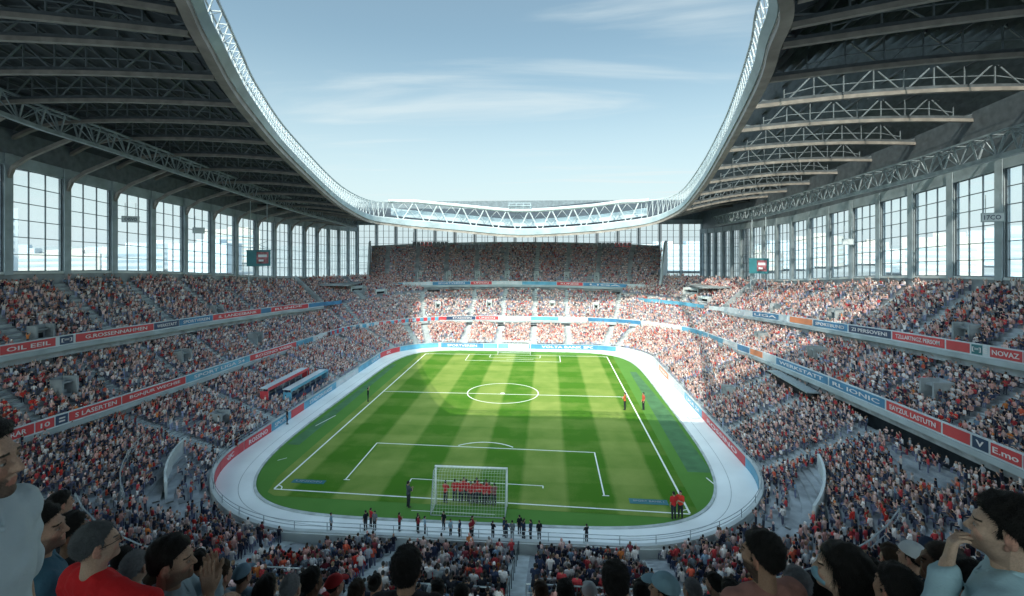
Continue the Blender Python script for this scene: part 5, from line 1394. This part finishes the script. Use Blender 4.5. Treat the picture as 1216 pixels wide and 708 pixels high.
# the group in front of the near goal
def gpg(px,py): # on the grass
    k=(py-291)/FPX; d=20.5/k; return gp(px,d)
for i,(px,py) in enumerate(((529,596),(540,594),(547,595),(554,594),(559,597),(564,596),(569,596),(575,598),(581,598),(587,599),(551,592),(566,592),(577,594))):
    x,y=gpg(px,py+2); first=i==0
    sp('stand' if i%3 else 'clap',x,y,.03,random.uniform(-.5,.5)+(PI if i%4==2 else 0),redc if i!=9 else (.25,.08,.08),'player all in red standing alone at the left of the group in the goal mouth' if first else ('rightmost player of the goal mouth group, in darker kit' if i==9 else 'player in a red shirt and dark legs crowded in the goal mouth'),None if first or i==9 else 'players in the tight group before the near goal',1.0)
x,y=gpg(485,603); sp('clap',x,y,.03,-.8,(.06,.07,.09),'goalkeeper in dark kit holding a ball beside the left goal post',sc=1.15)
x,y=gpg(800,617); sp('stand',x,y,.03,.3,redc,'left one of two people in red at the near right corner of the pitch',sc=1.15)
x,y=gpg(808,616); sp('clap',x,y,.03,2.6,(.60,.05,.03),'right one of two people in red at the near right corner of the pitch',sc=1.15)
x,y=gpg(742,487); sp('clap',x,y,.03,1.2,(.55,.14,.05),'player in orange red just inside the right touchline',sc=1.2)
x,y=gpg(764,487); sp('stand',x,y,.03,1.8,(.50,.10,.06),'player in orange red just outside the right touchline',sc=1.2)
x,y=gpg(437,477); sp('up',x,y,.012,-1.2,(.02,.025,.03),'dark clothed person outside the left touchline near halfway',sc=1.0)
x,y=gpg(274,541); sp('stand',x,y,0,-1.2,(.02,.02,.03),'left one of two stewards in dark clothes at the near left bend of the track')
x,y=gpg(281,540); sp('stand',x,y,0,-.6,(.10,.015,.02),'right one of two stewards at the near left bend, in dark red')
x,y=gpg(341,504); sp('stand',x,y,0,-1,(.03,.03,.04),'steward in dark clothes by the left boards on the track')
# people lined along the near edge of the track
tx=[(398,629),(436,630),(441,627),(446,632),(474,633),(480,634),(494,634),(497,635),(505,636),(523,637),(524,628),(538,638),(547,637),(549,640),(559,640),(562,637),(566,639),(583,640),(586,637),(592,640),(597,638),(604,640),(609,639),(614,637),(619,641),(623,639),(632,641),(637,642),(695,644),(712,643),(770,645),(777,644),(828,640)]
cols=[('black',(.012,.014,.02)),('dark red',(.22,.02,.03)),('navy',(.02,.035,.07)),('pale blue',(.25,.36,.45)),('grey',(.14,.16,.18)),('red',(.5,.03,.04))]
random.shuffle(tx)
for px,py in tx[:23]:
    px+=random.uniform(-5,5); py+=random.uniform(-3,2)
    x,y=gpg(px,py); nm,cl=cols[random.choice((0,0,0,1,2,2,3,4,5))]
    sp(random.choice(('stand','stand','clap')),x,y,.0,random.uniform(-3,3),cl,'person in a %s top standing on the near edge of the track'%nm,'people in %s standing on the near track edge'%nm,random.uniform(.68,.8))
for px,py in((860,588),(905,560)): pass
# nearest rows of the lower stand as individuals
def cname(c):
    return c
pal=[('white',(.58,.57,.60),22),('pale pink',(.50,.36,.38),11),('red',(.46,.05,.06),13),('black',(.014,.016,.024),26),('navy blue',(.03,.045,.09),12),('grey',(.16,.19,.22),10),('light blue',(.16,.26,.36),6)]
pw=[p[2] for p in pal]
for (x,y,z,a) in IND:
    nm,cl,_=random.choices(pal,pw)[0]; f=random.uniform(.8,1.2)
    side='left' if px_of(x,y,z)[0]<603 else 'right'
    sp(random.choices(('sit','sitclap','clap','stand'),(6,2,1,1))[0],x,y,z,a-PI/2+random.gauss(0,.3),tuple(c*f for c in cl),'spectator in a %s top in the packed rows %s of the central stairs'%(nm,side),'spectators in %s in the near rows %s of the central stairs'%(nm,side),random.uniform(.93,1.03))
# ---------------------------------------------------------------- goals
def goal(x0,x1,y,h,dy,lab,full=True):
    r=empty('football_goal',((x0+x1)/2,y,.03),label=lab,cat='goal')
    w=x1-x0
    b=MB(); 
    for s in(-1,1): b.tube([(s*w/2,0,0),(s*w/2,0,h)],.075,10)
    b.build('post',M['white_line'],r,smooth=True) if False else None
    for s in(-1,1):
        b=MB(); b.tube([(s*w/2,0,0),(s*w/2,0,h)],.075,10); b.build('post',M['white_line'],r,smooth=True)
    b=MB(); b.tube([(-w/2-.07,0,h),(w/2+.07,0,h)],.075,10); b.build('crossbar',M['white_line'],r,smooth=True)
    b=MB()
    for s in(-1,1): b.tube([(s*w/2,0,h),(s*w/2,dy*.45,h-.05),(s*w/2,dy,.05)],.03,6); b.tube([(s*w/2,0,.04),(s*w/2,dy,.04)],.03,6)
    b.tube([(-w/2,dy,.04),(w/2,dy,.04)],.03,6); b.build('net_frame',M['rail'],r)
    b=MB(); q=.22; nx=int(w/q)
    prof=[(0,h),(dy*.45,h-.05),(dy,.05)]
    for i in range(nx+1):
        x=-w/2+w*i/nx; 
        for a,c in zip(prof[:-1],prof[1:]): b.bar((x,a[0],a[1]),(x,c[0],c[1]),.008)
    for a,c in zip(prof[:-1],prof[1:]):
        L_=math.dist(a,c); m_=max(1,int(L_/q))
        for j in range(m_): t=j/m_; p=(a[0]+(c[0]-a[0])*t,a[1]+(c[1]-a[1])*t); b.bar((-w/2,p[0],p[1]),(w/2,p[0],p[1]),.008)
    for s in(-1,1):
        for j in range(1,6):
            t=j/6; yy=dy*t; top_=h-.05*t/.45 if t<.45 else (h-.05)*(1-(t-.45)/.55)+.05; b.bar((s*w/2,yy,.04),(s*w/2,yy,top_),.012)
        for j in range(1,int(h/q)): 
            zz=j*q; b.bar((s*w/2,0,zz),(s*w/2,dy*(1-.55*zz/h),zz),.012)
    b.build('net',M['white_line'],r,fix=False)
goal(-8.85,-3.2,37.15,2.95,-1.7,'near football goal with white posts, seen from behind its net')
goal(-9.3,-3.2,88.3,2.5,1.6,'far football goal with white posts in front of the far stand')
for nm,x,y,w,h_,lab in(('advert_mat',8.0,38.6,3.0,.75,'teal advert mat lying on the grass in the near right corner'),('advert_mat',-20.6,39.7,2.9,.6,'dull green advert mat lying on the grass in the near left corner')):
    r=empty(nm,(x,y,.05),-.02,label=lab,cat='advert mat'); b=MB(); b.box((0,0,0),(w,h_,.02)); b.build('sheet',M['teal'],r)
    text_mesh('SPORT BANK |' if x>0 else 'UNION',h_*.4,w*.8,'lettering',r,M['rail'],(0,0,.014),(1,0,0),(0,1,0))
# ---------------------------------------------------------------- city outside
bm_=[mat('pale_hazed_tower',(.55,.60,.63),.8,nscale=.02,namp=.1),mat('blue_grey_hazed_tower',(.42,.50,.56),.6,nscale=.02,namp=.1),mat('sand_hazed_tower',(.50,.48,.44),.8,nscale=.02,namp=.1)]  # distance haze painted in as pale, even tower colours
win_m=mat('hazed_tower_window',(.36,.44,.50),.3,nscale=.05,namp=.2)
rb=random.Random(5); cnt=0
def tower(x,y,w,dp,h,k,lab):
    r=empty('city_building',(x,y,-.35),math.atan2(-x,y)+rb.uniform(-.4,.4),label=lab,cat='building',group='hazy city blocks beyond the window walls')
    b=MB(); b.box((0,0,h/2),(w,dp,h)); b.box((w*.1,0,h+1.5),(w*.4,dp*.5,3)); b.build('wall',bm_[k],r)
    b=MB(); nf=int(h/4.5)
    for i in range(1,nf): 
        for sy in(-1,1): b.box((0,sy*(dp/2+.12),i*4.5),(w*.9,.2,1.9))
        for sx in(-1,1): b.box((sx*(w/2+.12),0,i*4.5),(.2,dp*.9,1.9))
    o=b.build('window_band',win_m,r)
for side in(-1,1):
    for i in range(17):
        u=(i+rb.random())/17; ang=(.60+.62*u) if side<0 else (.22+.72*u)
        d=rb.uniform(330,760); x=-side*-1*0; x=side*math.sin(ang)*d; y=math.cos(ang)*d+20
        k=rb.randrange(3); h=rb.uniform(10,24) if rb.random()<.75 else rb.uniform(26,44)
        tower(x,y,rb.uniform(25,60),rb.uniform(20,40),h,k,['pale hazy city block seen through the window wall','blue grey hazy city block seen through the window wall','sand coloured hazy city block seen through the window wall'][k])
# ---------------------------------------------------------------- world, sun, camera
W=bpy.data.worlds.new('World'); SC.world=W; W.use_nodes=True; nt=W.node_tree; N=nt.nodes; L=nt.links
bg=N['Background']; sky=N.new('ShaderNodeTexSky'); sky.sky_type='NISHITA'; sky.sun_disc=False
sun=Vector((-SX,-SY,1)).normalized()
sky.sun_elevation=math.asin(sun.z); sky.sun_rotation=math.atan2(sun.x,sun.y)%(2*PI)
sky.air_density=1.0; sky.dust_density=2.2; sky.ozone_density=1.2
bg.inputs['Strength'].default_value=.15
tc=N.new('ShaderNodeTexCoord'); sp=N.new('ShaderNodeSeparateXYZ'); L.new(tc.outputs['Generated'],sp.inputs[0])
hz=N.new('ShaderNodeMapRange'); hz.inputs['From Min'].default_value=0; hz.inputs['From Max'].default_value=.42; hz.inputs['To Min'].default_value=.84; hz.inputs['To Max'].default_value=.16; hz.interpolation_type='SMOOTHSTEP'
L.new(sp.outputs['Z'],hz.inputs['Value'])
mx=N.new('ShaderNodeMix'); mx.data_type='RGBA'; mx.inputs['B'].default_value=(5.5,6.5,6.75,1)
L.new(hz.outputs['Result'],mx.inputs['Factor'])
tint=N.new('ShaderNodeMix'); tint.data_type='RGBA'; tint.blend_type='MULTIPLY'; tint.inputs['Factor'].default_value=1; tint.inputs['B'].default_value=(.90,1.16,1.03,1)
L.new(sky.outputs[0],tint.inputs['A']); L.new(tint.outputs['Result'],mx.inputs['A'])
# thin streaked clouds: project the direction on a plane overhead
dv=N.new('ShaderNodeVectorMath'); dv.operation='DIVIDE'; az=N.new('ShaderNodeMath'); az.operation='MAXIMUM'; az.inputs[1].default_value=.03
L.new(sp.outputs['Z'],az.inputs[0]); cb=N.new('ShaderNodeCombineXYZ')
for k in range(3): L.new(az.outputs[0],cb.inputs[k])
L.new(tc.outputs['Generated'],dv.inputs[0]); L.new(cb.outputs[0],dv.inputs[1])
mp=N.new('ShaderNodeMapping'); mp.inputs['Scale'].default_value=(.33,.95,1); mp.inputs['Rotation'].default_value=(0,0,.18); mp.inputs['Location'].default_value=(2.1,.6,0); L.new(dv.outputs[0],mp.inputs[0])
cn=N.new('ShaderNodeTexNoise'); cn.inputs['Scale'].default_value=1.1; cn.inputs['Detail'].default_value=9; cn.inputs['Roughness'].default_value=.55; cn.inputs['Distortion'].default_value=.5; L.new(mp.outputs[0],cn.inputs['Vector'])
cr=N.new('ShaderNodeMapRange'); cr.inputs['From Min'].default_value=.52; cr.inputs['From Max'].default_value=.78; cr.inputs['To Max'].default_value=.75; cr.interpolation_type='SMOOTHSTEP'; L.new(cn.outputs['Fac'],cr.inputs['Value'])
m3=N.new('ShaderNodeMix'); m3.data_type='RGBA'; m3.inputs['B'].default_value=(5.4,6.1,6.2,1); L.new(cr.outputs['Result'],m3.inputs['Factor']); L.new(mx.outputs['Result'],m3.inputs['A'])
# sky boosted on the sun side, behind the viewer, as added fill light
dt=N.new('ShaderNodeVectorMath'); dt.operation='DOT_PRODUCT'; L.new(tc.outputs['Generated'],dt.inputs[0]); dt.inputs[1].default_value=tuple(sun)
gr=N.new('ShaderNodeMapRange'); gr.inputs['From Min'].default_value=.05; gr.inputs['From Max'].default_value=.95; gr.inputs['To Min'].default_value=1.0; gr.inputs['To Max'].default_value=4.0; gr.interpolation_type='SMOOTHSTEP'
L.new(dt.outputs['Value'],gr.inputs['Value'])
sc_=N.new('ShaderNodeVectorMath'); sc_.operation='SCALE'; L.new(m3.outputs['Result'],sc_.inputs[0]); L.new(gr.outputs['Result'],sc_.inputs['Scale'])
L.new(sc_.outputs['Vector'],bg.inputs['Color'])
sl=bpy.data.lights.new('sun','SUN'); sl.energy=5; sl.angle=R(.5); sl.color=(1,.92,.78)
so=bpy.data.objects.new('sun',sl); C.objects.link(so); so.rotation_euler=(-sun).to_track_quat('-Z','Y').to_euler(); so.location=(0,-40,90)
cam=bpy.data.cameras.new('camera'); cam.sensor_width=36; cam.lens=FPX/1216*36; cam.shift_y=-(354-291)/1216; cam.clip_start=.05; cam.clip_end=20000
co=bpy.data.objects.new('camera',cam); C.objects.link(co); co.location=CAM; co.rotation_euler=(PI/2,0,YAW); SC.camera=co
SC.view_settings.view_transform='Standard'; SC.view_settings.look='None'; SC.view_settings.exposure=0
SC.cycles.use_denoising=True; SC.cycles.max_bounces=7; SC.cycles.transparent_max_bounces=12; SC.cycles.caustics_reflective=False; SC.cycles.caustics_refractive=False
SC.cycles.sample_clamp_indirect=6
